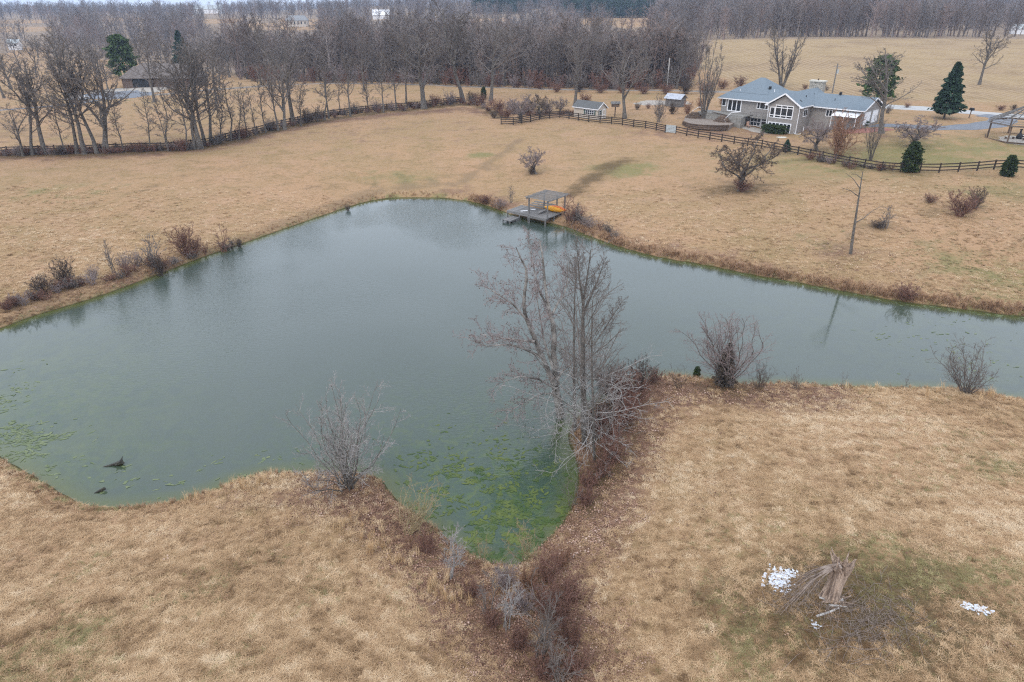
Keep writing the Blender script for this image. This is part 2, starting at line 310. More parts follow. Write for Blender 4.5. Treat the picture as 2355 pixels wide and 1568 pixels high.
t = NT('dry_pasture', .95, .1); p = t.pos()
n1 = t.noise(.05, p, 5, .6); n2 = t.noise(.35, p, 5, .65); n3 = t.noise(2.6, t.scale(p, (1, .75, 1)), 5, .7, .4); n4 = t.noise(11, p, 4, .75); n5 = t.noise(.55, t.scale(p, (.6, 1.0, 1)), 5, .7, 1.0); n6 = t.noise(.11, p, 5, .65, .8)
c = t.mix(t.ramp(n1, .36, .62), (.380, .236, .134), (.328, .218, .116))
c = t.mix(t.math('MULTIPLY', t.ramp(n6, .52, .66), .50), c, (.225, .165, .074))
c = t.mix(t.math('MULTIPLY', t.ramp(n6, .46, .34), .35), c, (.365, .222, .135))
c = t.mix(t.math('MULTIPLY', t.ramp(n2, .46, .66), .6), c, (.415, .266, .166))
c = t.mix(t.math('MULTIPLY', t.ramp(n5, .47, .70), .6), c, (.195, .138, .062))
c = t.mix(t.math('MULTIPLY', t.ramp(n3, .50, .68), .62), c, (.165, .108, .055))
c = t.mix(t.math('MULTIPLY', t.ramp(n4, .52, .68), .55), c, (.135, .088, .046))
c = t.mix(t.math('MULTIPLY', t.ramp(n4, .46, .30), .30), c, (.56, .41, .25))
wig = t.math('MULTIPLY', t.math('SUBTRACT', n2, .5), 1.1)
def masked(name, gain=1.0, lo=.32, hi=.68): return t.math('MULTIPLY', t.ramp(t.math('ADD', t.attr(name), wig), lo, hi), gain)
gcol = t.mix(t.ramp(n3, .4, .65), (.150, .155, .055), (.215, .185, .082))
c = t.mix(masked('green', .78), c, gcol)
c = t.mix(masked('track', .75, .2, .65), c, (.215, .148, .086))
lcol = t.mix(t.ramp(n4, .38, .62), (.235, .135, .092), (.092, .050, .034)); lcol = t.mix(t.math('MULTIPLY', t.ramp(n3, .5, .7), .5), lcol, (.31, .21, .14))
c = t.mix(masked('litter', .93, .18, .62), c, lcol)
dcol = t.mix(t.ramp(n4, .38, .64), (.155, .105, .052), (.072, .048, .026))
c = t.mix(masked('dark', .92, .22, .72), c, dcol)
wv = t.n('TexWave', wave_type='BANDS', bands_direction='X', Scale=.17, Distortion=5.0, Detail=3.0); wv.inputs['Detail Scale'].default_value = .18
t.t.links.new(t.scale(p, (1, .45, 0)), wv.inputs['Vector'])
scol = t.mix(t.ramp(wv.outputs['Fac'], .25, .8), (.275, .190, .110), (.355, .255, .152)); scol = t.mix(t.math('MULTIPLY', t.ramp(n6, .45, .62), .55), scol, (.20, .135, .075)); scol = t.mix(t.math('MULTIPLY', t.ramp(n1, .4, .6), .4), scol, (.37, .27, .14))
c = t.mix(t.attr('stub'), c, scol)
c = t.mix(t.attr('wood'), c, t.mix(t.ramp(n2, .35, .65), (.20, .145, .10), (.29, .215, .145)))
mud = t.math('MULTIPLY', t.ramp(t.attr('shore'), .22, -.02), 1.0); c = t.mix(mud, c, (.062, .058, .022))
t.col(c); t.bump(t.math('ADD', t.math('MULTIPLY', n3, .6), t.math('MULTIPLY', n4, .35)), .55, .22)
ground.data.materials.append(t.m)

# ---------------------------------------------------------------- pond
wx = np.arange(-64, 72, .5); wy = np.arange(23, 101, .5); WX, WY = np.meshgrid(wx, wy); WD = shore_dist(WX, WY)
ok = (WD[:-1, :-1] < .6) | (WD[1:, 1:] < .6); widx = np.arange(WX.size).reshape(WX.shape)
wf = np.stack([widx[:-1, :-1], widx[:-1, 1:], widx[1:, 1:], widx[1:, :-1]], -1)[ok]
used = np.unique(wf); remap = np.zeros(WX.size, int); remap[used] = np.arange(len(used))
pxs, pys = WX.ravel()[used], WY.ravel()[used]
pond = mesh_obj('pond_water', np.stack([pxs, pys, np.zeros_like(pxs)], 1), remap[wf], None, smooth=True); tag(pond, kind='structure')
alg = np.maximum.reduce([blob(pxs, pys, 1130, 1140, 5.2, 1.0, 1.35), blob(pxs, pys, 1190, 1230, 3.5, .9), .75 * blob(pxs, pys, 1010, 1080, 2.4, 1.0, 1.6), .55 * blob(pxs, pys, 40, 960, 5, .9, 1.2), .5 * blob(pxs, pys, 120, 1060, 4, .9, 1.4)])
shal = np.maximum.reduce([blob(pxs, pys, 10, 900, 7, .9, .8), blob(pxs, pys, 60, 1030, 5, 1.0), .7 * blob(pxs, pys, 2330, 860, 6, 1.0), .55 * blob(pxs, pys, 2200, 760, 7, 1.0, 1.8)])
for nm, a in (('algae', alg), ('shallow', shal), ('shore', WD.ravel()[used])):
    at = pond.data.attributes.new(nm, 'FLOAT', 'POINT'); at.data.foreach_set('value', a.astype(np.float32))
t = NT('pond_water', .07, .5); p = t.pos(); t.b.inputs['IOR'].default_value = 1.48
na = t.noise(.55, p, 6, .7, 1.2); nb = t.noise(2.4, p, 5, .7, .8); nl = t.noise(.07, p, 3, .5)
c = t.mix(t.ramp(nl, .35, .65), (.050, .066, .054), (.058, .074, .062))
c = t.mix(t.math('MULTIPLY', t.attr('algae'), .75), c, (.016, .055, .020))
nm_ = t.noise(.95, p, 7, .72, 1.6)
c = t.mix(t.math('MULTIPLY', t.math('MULTIPLY', t.attr('algae'), t.ramp(nm_, .46, .60)), .85), c, t.mix(t.ramp(nb, .35, .65), (.040, .085, .016), (.095, .120, .020)))
edge_ = t.ramp(t.attr('shore'), -1.6, .1); c = t.mix(t.math('MULTIPLY', edge_, .8), c, (.080, .092, .018))
c = t.mix(t.math('MULTIPLY', t.math('MULTIPLY', t.attr('shallow'), t.ramp(na, .3, .7)), .65), c, (.105, .125, .048))
t.col(c); t.b.inputs['Roughness'].default_value = .06
r1 = t.noise(2.0, t.scale(p, (1.0, 2.6, 1)), 3, .55, .3); r2 = t.noise(4.5, t.scale(p, (1.0, 2.2, 1)), 2, .5)
rip = t.math('ADD', t.math('MULTIPLY', r1, .5), t.math('MULTIPLY', r2, .25))
calm = t.ramp(t.noise(.045, p, 2, .5), .42, .6)
bn = t.n('Bump', Distance=.07); t.put(bn.inputs['Height'], rip); t.put(bn.inputs['Strength'], t.math('ADD', t.math('MULTIPLY', t.math('MULTIPLY', calm, t.ramp(t.n('SeparateXYZ', Vector=p).outputs[0], 22, 2)), .62), .07)); t.t.links.new(bn.outputs[0], t.b.inputs['Normal'])
pond.data.materials.append(t.m)

# ---------------------------------------------------------------- bark, twigs and needles
def bark(name, c1, c2, rand=.25, scale=5): return mottled(name, c1, c2, scale, .92, .5, .1, rand, .04)
M_BARK = bark('grey_bark', (.080, .070, .060), (.175, .158, .140))
M_TWIG = bark('grey_twigs', (.130, .110, .097), (.215, .186, .166), .35)
M_DARKTWIG = bark('dark_twigs', (.078, .057, .046), (.145, .112, .093), .3)
M_PALE = bark('pale_bark', (.215, .198, .185), (.385, .360, .340), .1)
M_SYC = bark('sycamore_bark', (.085, .074, .064), (.36, .335, .305), .05, 1.2)
M_MAUVE = bark('mauve_twigs', (.205, .160, .150), (.305, .248, .236), .2)
M_PALEGREY = bark('pale_grey_twigs', (.23, .215, .20), (.40, .38, .36), .1)
M_WOODBROWN = bark('woodland_brown', (.110, .085, .072), (.185, .148, .126), .5)
M_WOODRED = bark('woodland_russet', (.19, .135, .115), (.29, .22, .19), .5)
M_RED = bark('red_brown_twigs', (.150, .080, .062), (.250, .140, .105), .25)
M_RUST = bark('rust_twigs', (.235, .125, .080), (.34, .20, .13), .2)
M_TANTWIG = bark('tan_twigs', (.27, .205, .115), (.40, .32, .19), .2)
M_WOODTWIG = bark('woodland_twigs', (.165, .140, .128), (.275, .238, .220), .6)
def needle(name, c1, c2): return mottled(name, c1, c2, 2.0, .85, 0, .15, .15)
M_SPRUCE = needle('spruce_needles', (.018, .040, .024), (.050, .085, .052))
M_CEDAR = needle('cedar_needles', (.040, .070, .022), (.085, .125, .045))
M_ARBOR = needle('arborvitae_leaves', (.022, .038, .012), (.058, .080, .026))
M_BROWNCEDAR = needle('browned_cedar', (.055, .045, .035), (.105, .085, .065))

# ---------------------------------------------------------------- bare trees, grown level by level
def resample(P, R, k):
    P = np.asarray(P, float); R = np.asarray(R, float); s = np.r_[0, np.cumsum(np.linalg.norm(np.diff(P, axis=0), axis=1))]; q = np.linspace(0, s[-1], k)
    return np.stack([np.interp(q, s, P[:, i]) for i in range(3)], 1), np.interp(q, s, R)
def unit(v): return v / (np.linalg.norm(v, axis=-1, keepdims=True) + 1e-9)
def runs(g, S, D, L, R, k, wig, up, tip=.35):
    """N branches grown together: start, heading, length, radius"""
    N = len(S); P = np.empty((N, k, 3)); P[:, 0] = S; d = unit(D); upv = np.array((0, 0, 1.0))
    for i in range(1, k):
        d = unit(d + g.normal(0, wig, (N, 3)) + upv * up); P[:, i] = P[:, i - 1] + d * (L / (k - 1))[:, None]
    return P, R[:, None] * np.linspace(1, tip, k)[None]
def grow(seed, stems, levels, floor=None):
    """stems: list of (points, radii). levels: dicts n, t0, t1, ang, ratio, rr, k, wig, up, sides"""
    g = np.random.default_rng(seed); k0 = 14
    PR = [resample(p, r, k0) for p, r in stems]; P = np.stack([a for a, _ in PR]); R = np.stack([b for _, b in PR])
    out = [(P, R, 8)]; Len = np.linalg.norm(np.diff(P, axis=1), axis=2).sum(1)
    for lv in levels:
        N, k, _ = P.shape; n = lv['n']; M = N * n
        par = np.repeat(np.arange(N), n)
        t = (np.tile(np.arange(n), N) + g.uniform(.1, .9, M)) / n; t = lv['t0'] + (lv['t1'] - lv['t0']) * t ** lv.get('tp', 1.0)
        f = t * (k - 1); i = np.minimum(f.astype(int), k - 2); w = (f - i)[:, None]
        S = P[par, i] * (1 - w) + P[par, i + 1] * w; T = unit(P[par, i + 1] - P[par, i]); rad = R[par, i] * (1 - w[:, 0]) + R[par, i + 1] * w[:, 0]
        az = (np.tile(np.arange(n), N) * 2.39996 + np.repeat(g.uniform(0, 6.28, N), n)) + g.normal(0, .5, M)
        ref = np.where(np.abs(T[:, 2:3]) > .9, np.array([[1., 0, 0]]), np.array([[0, 0, 1.]])); A = unit(np.cross(T, ref)); B = np.cross(T, A)
        an = np.radians(g.uniform(*lv['ang'], M))[:, None]
        D = T * np.cos(an) + (A * np.cos(az)[:, None] + B * np.sin(az)[:, None]) * np.sin(an)
        sh = lv.get('shape', 'cone'); prof = {'cone': 1.0 - .62 * t, 'dome': np.sqrt(np.clip(1 - (1.7 * (t - .42)) ** 2, .08, 1)), 'even': np.ones(M)}[sh]
        L = Len[par] * lv['ratio'] * prof * g.uniform(.65, 1.2, M)
        L = np.maximum(L, lv.get('minl', .0))
        r = np.maximum(np.minimum(rad * .8, np.maximum(L * lv['rr'], lv.get('rmin', .01))), lv.get('rmin', .006))
        P, R = runs(g, S, D, L, r, lv['k'], lv['wig'], lv['up'], lv.get('tip', .4)); Len = L
        if floor is not None: P[..., 2] = np.maximum(P[..., 2], floor)
        out.append((P, R, lv['sides']))
        if 'keep' in lv:
            q = g.random(len(P)) < lv['keep']; P, R, Len = P[q], R[q], Len[q]
    return out
def tree_mesh(name, groups, mat):
    Vs, Fs, n = [], [], 0
    for P, R, sides in groups:
        V, Fc = tubes(P, R, sides); Vs.append(V); Fs.append(Fc + n); n += len(V)
    o = mesh_obj(name, np.concatenate(Vs), np.concatenate(Fs), mat, smooth=True, link=False); return o.data
def wobble_stem(g, base, top, r0, r1, amp, k=8):
    base = np.asarray(base, float); top = np.asarray(top, float); q = np.linspace(0, 1, k)[:, None]; P = base * (1 - q) + top * q
    w = np.cumsum(g.normal(0, amp, (k, 3)), 0); w -= w[0]; w[:, 2] *= .2; P = P + w * np.sin(q * math.pi * .9)
    R = r0 + (r1 - r0) * np.linspace(0, 1, k) ** .8; R[0] *= 1.35
    return P, R
def lv(n, ang, ratio, k=5, wig=.16, up=.08, t0=.3, t1=1.0, sides=4, rr=.018, rmin=.012, **kw): return dict(n=n, ang=ang, ratio=ratio, k=k, wig=wig, up=up, t0=t0, t1=t1, sides=sides, rr=rr, rmin=rmin, **kw)
def tree_tall(seed, H=18, fine=.024):
    g = np.random.default_rng(seed); tx, ty = g.normal(0, .6, 2)
    st = [wobble_stem(g, (0, 0, -.3), (tx, ty, H * .95), .26, .05, .16)]
    if g.random() < .6:
        p = st[0][0][3]; st.append(wobble_stem(g, p, (tx + g.choice([-1, 1]) * g.uniform(1.4, 2.6), ty + g.normal(0, 1), H * .9), .17, .04, .2))
    return grow(seed, st, [lv(16, (30, 62), .34, 6, .14, .12, .26, .99, 5, .018, .03, shape='dome'), lv(7, (25, 62), .44, 5, .17, .07, .2, 1, 4, .014, .022),
        lv(6, (25, 62), .52, 4, .18, .05, .2, 1, 3, .012, fine), lv(5, (25, 58), .62, 3, .18, .04, .25, 1, 3, .010, fine * .85)])
def tree_broad(seed, H=17, fine=.023):
    g = np.random.default_rng(seed); st = [wobble_stem(g, (0, 0, -.3), (g.normal(0, .4), g.normal(0, .4), H * .82), .40, .07, .14)]
    for j in range(3):
        a = g.uniform(0, 6.28); p = st[0][0][g.integers(2, 5)]; st.append(wobble_stem(g, p, p + np.array((math.cos(a) * H * .24, math.sin(a) * H * .24, H * g.uniform(.38, .52))), .2, .04, .25))
    return grow(seed, st, [lv(11, (35, 68), .38, 6, .17, .10, .28, .98, 5, .022, .035, shape='dome'), lv(6, (28, 62), .46, 5, .2, .06, .22, 1, 4, .016, .022),
        lv(6, (25, 62), .52, 4, .2, .05, .2, 1, 3, .012, fine), lv(5, (25, 58), .6, 3, .2, .04, .25, 1, 3, .010, fine * .85)])
def tree_slim(seed, H=12, fine=.028):
    g = np.random.default_rng(seed); st = [wobble_stem(g, (0, 0, -.2), (g.normal(0, .5), g.normal(0, .4), H), .13, .025, .16)]
    if g.random() < .5: st.append(wobble_stem(g, (0, 0, 0), (g.normal(0, 1.2), g.normal(0, .6), H * .85), .09, .02, .14))
    return grow(seed, st, [lv(20, (30, 62), .19, 5, .15, .10, .22, 1, 4, .018, .018, shape='dome'), lv(8, (25, 60), .48, 4, .18, .06, .2, 1, 3, .014, fine), lv(6, (25, 55), .55, 3, .18, .05, .3, 1, 3, .012, fine * .8)])
def tree_vase(seed, H=14, ns=7, spread=.27, fine=.021):
    g = np.random.default_rng(seed); st = []
    for j in range(ns):
        a = j * 6.283 / ns + g.normal(0, .3); q = g.uniform(.35, 1) * spread; st.append(wobble_stem(g, (math.cos(a) * .18, math.sin(a) * .18, -.2), (math.cos(a) * H * q, math.sin(a) * H * q, H * g.uniform(.75, 1)), .15, .03, .14))
    return grow(seed, st, [lv(12, (18, 48), .27, 5, .12, .12, .18, .99, 4, .018, .022), lv(8, (20, 52), .45, 4, .16, .08, .15, 1, 3, .014, fine), lv(7, (22, 50), .55, 3, .16, .06, .25, 1, 3, .012, fine * .8)])
def shrub(seed, H=2.5, ns=14, spread=.45, fine=.006, lean=(0, 0), dense=1.0, r=.022):
    g = np.random.default_rng(seed); st = []
    for j in range(ns):
        a = j * 2.4 + g.normal(0, .3); q = g.uniform(.15, 1) * spread; b = .08 + .10 * spread * g.random() * H
        st.append(wobble_stem(g, (math.cos(a) * b, math.sin(a) * b, -.1), (math.cos(a) * H * q + lean[0], math.sin(a) * H * q + lean[1], H * g.uniform(.6, 1)), r, r * .25, .035 * H))
    return grow(seed, st, [lv(max(3, int(8 * dense)), (20, 60), .36, 4, .16, .07, .15, 1, 3, .013, fine * 1.4), lv(max(3, int(6 * dense)), (22, 60), .48, 3, .18, .05, .2, 1, 3, .011, fine), lv(3, (22, 55), .55, 3, .18, .04, .3, 1, 3, .01, fine * .8)], -.05)
def crab(seed, H=5.5, fine=.0125):
    g = np.random.default_rng(seed); st = [wobble_stem(g, (0, 0, -.2), (-.3, 0, H * .34), .26, .18, .08)]
    p = st[0][0][-1]; q = st[0][0][4]
    for j in range(7):
        a = j * .9 + g.normal(0, .3); s = p if j % 2 else q; st.append(wobble_stem(g, s, s + np.array((math.cos(a) * H * .42, math.sin(a) * H * .42, H * g.uniform(.30, .62))), .09, .025, .20))
    return grow(seed, st, [lv(13, (35, 80), .46, 5, .24, .06, .15, 1, 4, .014, .02), lv(9, (30, 70), .52, 4, .26, .01, .15, 1, 3, .012, fine), lv(13, (30, 70), .6, 4, .22, .0, .15, 1, 3, .009, fine * .8)])
def tree_far(seed, H=16):
    g = np.random.default_rng(seed); st = [wobble_stem(g, (0, 0, -.5), (g.normal(0, .6), g.normal(0, .6), H * .92), .24, .06, .2, 5)]
    o = grow(seed, st, [lv(17, (26, 66), .30, 4, .16, .11, .14, 1, 3, .022, .05, shape='dome'), lv(7, (25, 60), .5, 3, .18, .06, .2, 1, 3, .02, .045), lv(5, (25, 60), .6, 3, .18, .05, .2, 1, 3, .02, .036)])
    o[0] = (o[0][0][:, ::3], o[0][1][:, ::3], 4); return o

def split(name, groups, mb, mt, nst=1): return (tree_mesh('trunk', groups[:nst], mb), tree_mesh('crown', groups[nst:], mt))
PROTO = {}
for i in range(5): PROTO['tall%d' % i] = (split('t', tree_tall(100 + i), M_BARK, M_TWIG), 18)
for i in range(4): PROTO['broad%d' % i] = (split('b', tree_broad(200 + i), M_BARK, M_TWIG), 17)
for i in range(4): PROTO['slim%d' % i] = (split('s', tree_slim(300 + i), M_BARK, M_TWIG), 12)
for i in range(2): PROTO['vase%d' % i] = (split('v', tree_vase(400 + i), M_BARK, M_TWIG), 14)
PROTO['crab0'] = (split('c', crab(501), M_BARK, M_DARKTWIG), 5.5)
PROTO['crab1'] = (split('c', crab(502), M_BARK, M_MAUVE), 5.5)
for i, (m, d) in enumerate([(M_RED, 1.1), (M_DARKTWIG, 1.2), (M_MAUVE, .9), (M_TANTWIG, .9), (M_RUST, 1.1), (M_TWIG, 1.0)]): PROTO['shrub%d' % i] = (split('h', shrub(600 + i, 2.5, 20, .45, .010, (0, 0), d * 1.1, .022), m, m), 2.5)
for i, m in enumerate([M_RED, M_TANTWIG, M_TWIG]): PROTO['stick%d' % i] = (split('k', shrub(650 + i, 2.5, 8, .2, .010, (0, 0), .6), m, m), 2.5)
def place(proto, name, label, cat, loc, H, rz=None, wide=1.0, lean=0.0, leany=0.0, group=None, sink=.0):
    (tr, cr), h0 = PROTO[proto]; s = H / h0
    e = empty(name, (loc[0], loc[1], loc[2] - sink)); tag(e, label, cat, group)
    e.rotation_euler = (-leany, lean, 0)
    for nm, me in (('trunk', tr), ('crown', cr)): inst(nm, me, e, rot=(0, 0, rnd.uniform(0, 6.28) if rz is None else rz), scale=(s * wide, s * wide, s))
    r = rnd.uniform(0, 6.28) if rz is None else rz
    for ch in e.children: ch.rotation_euler = (0, 0, r)
    return e
def planted(proto, name, label, cat, px, py, top, topx=None, group=None, wide=1.0, rz=None):
    """a tree rooted where the picture shows its foot, as tall as its top shows"""
    b = G(px, py); tp = at_y(topx if topx is not None else px + (px - 1177) * .07 * (py - top) / 200, top, b[1]); H = max(tp[2] - b[2], .4)
    lean = math.atan2(tp[0] - b[0], H) if topx is not None else 0.0
    return place(proto, name, label, cat, b, H, rz, wide, lean, 0, group)
ORD = ['first', 'second', 'third', 'fourth', 'fifth', 'sixth', 'seventh', 'eighth', 'ninth', 'tenth', 'eleventh', 'twelfth', 'thirteenth', 'fourteenth', 'fifteenth', 'sixteenth', 'seventeenth', 'eighteenth', 'nineteenth',
       'twentieth', 'twenty-first', 'twenty-second', 'twenty-third', 'twenty-fourth', 'twenty-fifth', 'twenty-sixth', 'twenty-seventh', 'twenty-eighth', 'twenty-ninth', 'thirtieth', 'thirty-first', 'thirty-second', 'thirty-third', 'thirty-fourth', 'thirty-fifth',
       'thirty-sixth', 'thirty-seventh', 'thirty-eighth', 'thirty-ninth', 'fortieth']
def row(specs, name, label, cat, group):
    """a row of trees: (proto, px, py, top, topx, wide), labelled by their order from the left"""
    for i, s in enumerate(sorted(specs, key=lambda q: q[1])):
        planted(s[0], name, label % ORD[i], cat, s[1], s[2], s[3], s[4] if len(s) > 4 else None, group, (s[5] if len(s) > 5 else 1.0) * 1.4)

# ---- the line of trees along the left-hand fence
row([('broad1', 53, 359, 235, 20, .9), ('broad3', 105, 354, 108, 42, .8), ('tall1', 195, 354, 72, 138), ('tall2', 223, 353, 92, 150), ('broad2', 243, 351, 80, 192, .8), ('slim0', 251, 352, 150, 222), ('slim1', 388, 347, 190, 345), ('broad0', 461, 342, 78, 405, .85),
     ('tall2', 472, 335, 95, 452), ('tall0', 485, 331, 100, 470), ('slim2', 531, 324, 165, 510), ('slim3', 549, 322, 205, 545), ('slim0', 588, 311, 205, 566), ('broad2', 654, 298, 115, 628, .75), ('broad1', 674, 287, 62, 655, .85), ('slim1', 692, 290, 175, 700), ('slim2', 746, 276, 125, 735),
     ('slim0', 757, 273, 110, 750), ('slim3', 782, 260, 160, 775), ('tall3', 806, 268, 122, 797, .8), ('slim1', 848, 255, 165, 838), ('slim2', 882, 259, 120, 878), ('tall4', 912, 252, 105, 902, .8), ('tall0', 934, 239, 72, 926, .8), ('broad0', 974, 250, 38, 950, 1.05), ('tall2', 1065, 236, 8, 1050, 1.25), ('tall4', 1128, 232, 38, 1130, 1.3),
     ('tall3', 75, 356, 150, 40), ('slim2', 150, 354, 215, 120), ('tall4', 178, 353, 118, 128), ('slim3', 285, 349, 230, 262), ('slim0', 345, 347, 205, 322), ('slim2', 430, 345, 180, 400), ('tall1', 448, 343, 130, 412), ('slim1', 508, 328, 185, 488), ('slim3', 570, 315, 190, 552), ('slim0', 612, 305, 180, 596), ('tall0', 640, 300, 130, 612, .8)],
    'bare_tree', 'bare tree on the left fence line, %s from the left', 'tree', 'bare trees along the left fence')
# ---- trees standing in the pasture and round the brown house beyond that fence
row([('tall3', 10, 226, 82), ('tall1', 113, 232, 150), ('broad3', 249, 207, 130, None, .9), ('slim2', 262, 200, 150), ('tall0', 355, 235, 62, 335), ('tall2', 400, 190, 88), ('tall4', 498, 237, 85, 480), ('broad1', 545, 172, 95), ('slim1', 440, 175, 100), ('tall1', 619, 207, 80), ('tall3', 838, 209, 90), ('broad2', 88, 132, 72), ('tall2', 150, 165, 70), ('tall0', 205, 175, 85), ('slim3', 65, 185, 110), ('broad0', 325, 165, 75)],
    'pasture_tree', 'bare tree in the pasture beyond the left fence, %s of those from the left', 'tree', 'bare trees round the brown-roofed house')
row([('tall%d' % (k % 5) if k % 3 else 'broad%d' % (k % 4), px, py, tp, None, 1.15) for k, (px, py, tp) in enumerate([(25,205,105),(48,160,88),(85,178,92),(118,158,84),(160,195,95),(185,150,82),(225,168,88),(232,190,110),(262,150,84),(302,150,80),(348,158,78),(372,150,82),(455,160,84),(478,165,92),(512,168,90),(528,178,92),(568,182,92),(582,170,88),(640,182,96),(35,130,78),(130,126,76),(215,132,78),(505,205,120),(600,196,118)])],
    'background_tree', 'bare tree in the hazy row behind the left pasture, %s from the left', 'tree', 'background trees behind the left pasture')
# ---- the row of tall trees at the front of the wood, behind the lane
row([('broad3', 1001, 191, 95, 1020, .8), ('tall1', 1043, 194, 60), ('tall3', 1080, 196, 70), ('tall0', 1160, 197, 60), ('tall2', 1212, 196, 75), ('tall4', 1255, 200, 72), ('tall1', 900, 188, 75), ('tall3', 760, 186, 95), ('tall0', 700, 186, 90), ('tall2', 950, 190, 80), ('tall4', 660, 184, 100), ('tall3', 1385, 205, 88), ('tall0', 1475, 204, 95), ('tall2', 1555, 205, 92), ('slim0', 1105, 196, 100), ('slim3', 1180, 197, 95), ('slim1', 855, 189, 100), ('slim2', 800, 187, 105), ('slim2', 1015, 192, 110), ('slim3', 740, 186, 110), ('slim0', 920, 189, 110)],
    'woodland_edge_tree', 'bare trunk-lined tree at the edge of the wood behind the lane, %s from the left', 'tree', 'trees along the edge of the wood')
# ---- single trees round the blue-roofed house and yard
planted('crab1', 'apple_tree', 'small spreading bare apple tree at the left end of the right-hand fence', 'tree', 1198, 282, 205, None, None, 1.1)
planted('crab0', 'apple_tree', 'small dark-trunked bare tree between the fence corner and the tan shed', 'tree', 1242, 272, 205)
planted('crab1', 'apple_tree', 'low twiggy bare tree just left of the tan shed', 'tree', 1290, 262, 215, None, None, 1.0)
planted('broad1', 'bare_tree', 'large round-crowned bare tree rising behind the tan shed', 'tree', 1322, 243, 48, None, None, .95)
planted('broad2', 'bare_tree', 'large round-crowned bare tree standing right of the tan shed', 'tree', 1436, 272, 70, None, None, 1.05)
planted('vase0', 'bare_tree', 'upright many-stemmed bare tree on the timber terrace beside the blue-roofed house', 'tree', 1616, 274, 82, 1640, None, .85)
planted('vase1', 'bare_tree', 'big forked bare tree directly behind the blue-roofed house', 'tree', 1797, 200, 48, 1812, None, 1.35)
planted('broad3', 'bare_tree', 'pale-limbed bare tree at the right end of the blue-roofed house', 'tree', 2026, 306, 92, 2040, None, 1.3)
planted('broad0', 'bare_tree', 'lone big bare tree on the stubble hillside at the far right', 'tree', 2251, 195, 50, 2285, None, 1.05)
planted('crab1', 'ornamental_tree', 'purplish twiggy small tree in front of the house near the pasture fence', 'tree', 1879, 348, 258, None, None, 1.0)
planted('shrub4', 'shrub', 'tall rust-coloured fan-shaped shrub below the house by the fence', 'shrub', 1923, 364, 256, None, None, .95)
planted('vase0', 'ornamental_tree', 'grey upright small tree on the green lawn right of the rusty shrub', 'tree', 2001, 369, 268, 2012, None, .95)
planted('crab1', 'ornamental_tree', 'low wide-spreading bare tree on the lawn in front of the driveway', 'tree', 2106, 340, 256, 2125, None, 1.5)
planted('crab1', 'small_tree', 'small lone bare tree in the middle of the pasture above the dock', 'tree', 1232, 400, 326, 1226, None, 1.0)
planted('crab0', 'crabapple_tree', 'gnarled dark crabapple tree on the slope below the house', 'tree', 1702, 438, 288, 1712, None, 1.08)
planted('shrub1', 'shrub', 'dark brush growing round the foot of the small lone pasture tree', 'shrub', 1222, 401, 382, None, None, 1.3)
planted('shrub0', 'shrub', 'brown brush growing round the foot of the gnarled crabapple', 'shrub', 1705, 440, 408, None, None, 2.0)

# ---------------------------------------------------------------- trees and shrubs round the water
def SK(pts, Y, r0, r1, dy=None):
    n = len(pts); dy = dy or [0] * n; P = np.array([at_y(x, y, Y + d) for (x, y), d in zip(pts, dy)]); return P, np.linspace(r0, r1, n) 
def standing(name, label, cat, groups, mt, mc, origin, group=None):
    e = empty(name, origin); tag(e, label, cat, group); off = np.asarray(origin, float)
    gs = [(P - off, R, s) for P, R, s in groups]
    inst('trunk', tree_mesh('trunk', gs[:1], mt), e); inst('crown', tree_mesh('crown', gs[1:], mc), e); return e
b0 = G(1296, 962); Y0 = b0[1]
def dep(n, a, b): return list(np.linspace(a, b, n))
syc = [SK([(1289,958),(1282,915),(1274,885),(1276,850),(1272,810),(1275,770),(1270,730),(1262,712),(1253,655),(1246,576),(1240,550)], Y0, .30, .03, dep(11, 0, 1.5)),
       SK([(1274,885),(1255,840),(1243,812),(1222,760),(1208,730),(1203,690),(1212,635),(1209,615),(1195,590),(1186,568)], Y0, .19, .025, dep(10, 0, -2.2)),
       SK([(1250,825),(1215,806),(1188,796),(1165,792),(1120,796),(1080,782)], Y0 - 1, .10, .02, dep(6, 0, -1.5)),
       SK([(1232,785),(1215,785),(1190,781),(1160,778),(1107,768)], Y0 - 1.2, .08, .02, dep(5, 0, 2.2)),
       SK([(1208,732),(1180,700),(1150,680),(1120,660)], Y0 - 1.6, .07, .02, dep(4, 0, -1)),
       SK([(1270,722),(1283,695),(1296,680),(1305,645),(1304,600)], Y0 + 1, .09, .02, dep(5, 0, 2)),
       SK([(1276,880),(1296,850),(1320,830),(1345,812)], Y0, .10, .02, dep(4, 0, 2.5)),
       SK([(1278,895),(1240,872),(1195,865),(1140,884)], Y0, .08, .015, dep(4, 0, -3)),
       SK([(1280,905),(1245,905),(1205,925),(1165,950)], Y0, .07, .015, dep(4, 0, -3.5)),
       SK([(1272,850),(1250,780),(1240,720),(1230,660)], Y0, .09, .02, dep(4, 0, 2.5)),
       SK([(1262,712),(1240,670),(1228,620),(1215,560)], Y0 + .9, .08, .015, dep(4, 0, 1.5))]
g_ = grow(31, syc, [lv(15, (25, 65), .30, 5, .22, .06, .15, 1, 4, .011, .015, minl=1.4), lv(8, (28, 65), .50, 4, .24, .03, .12, 1, 3, .010, .0115), lv(6, (28, 60), .58, 3, .25, .02, .2, 1, 3, .009, .0095)])
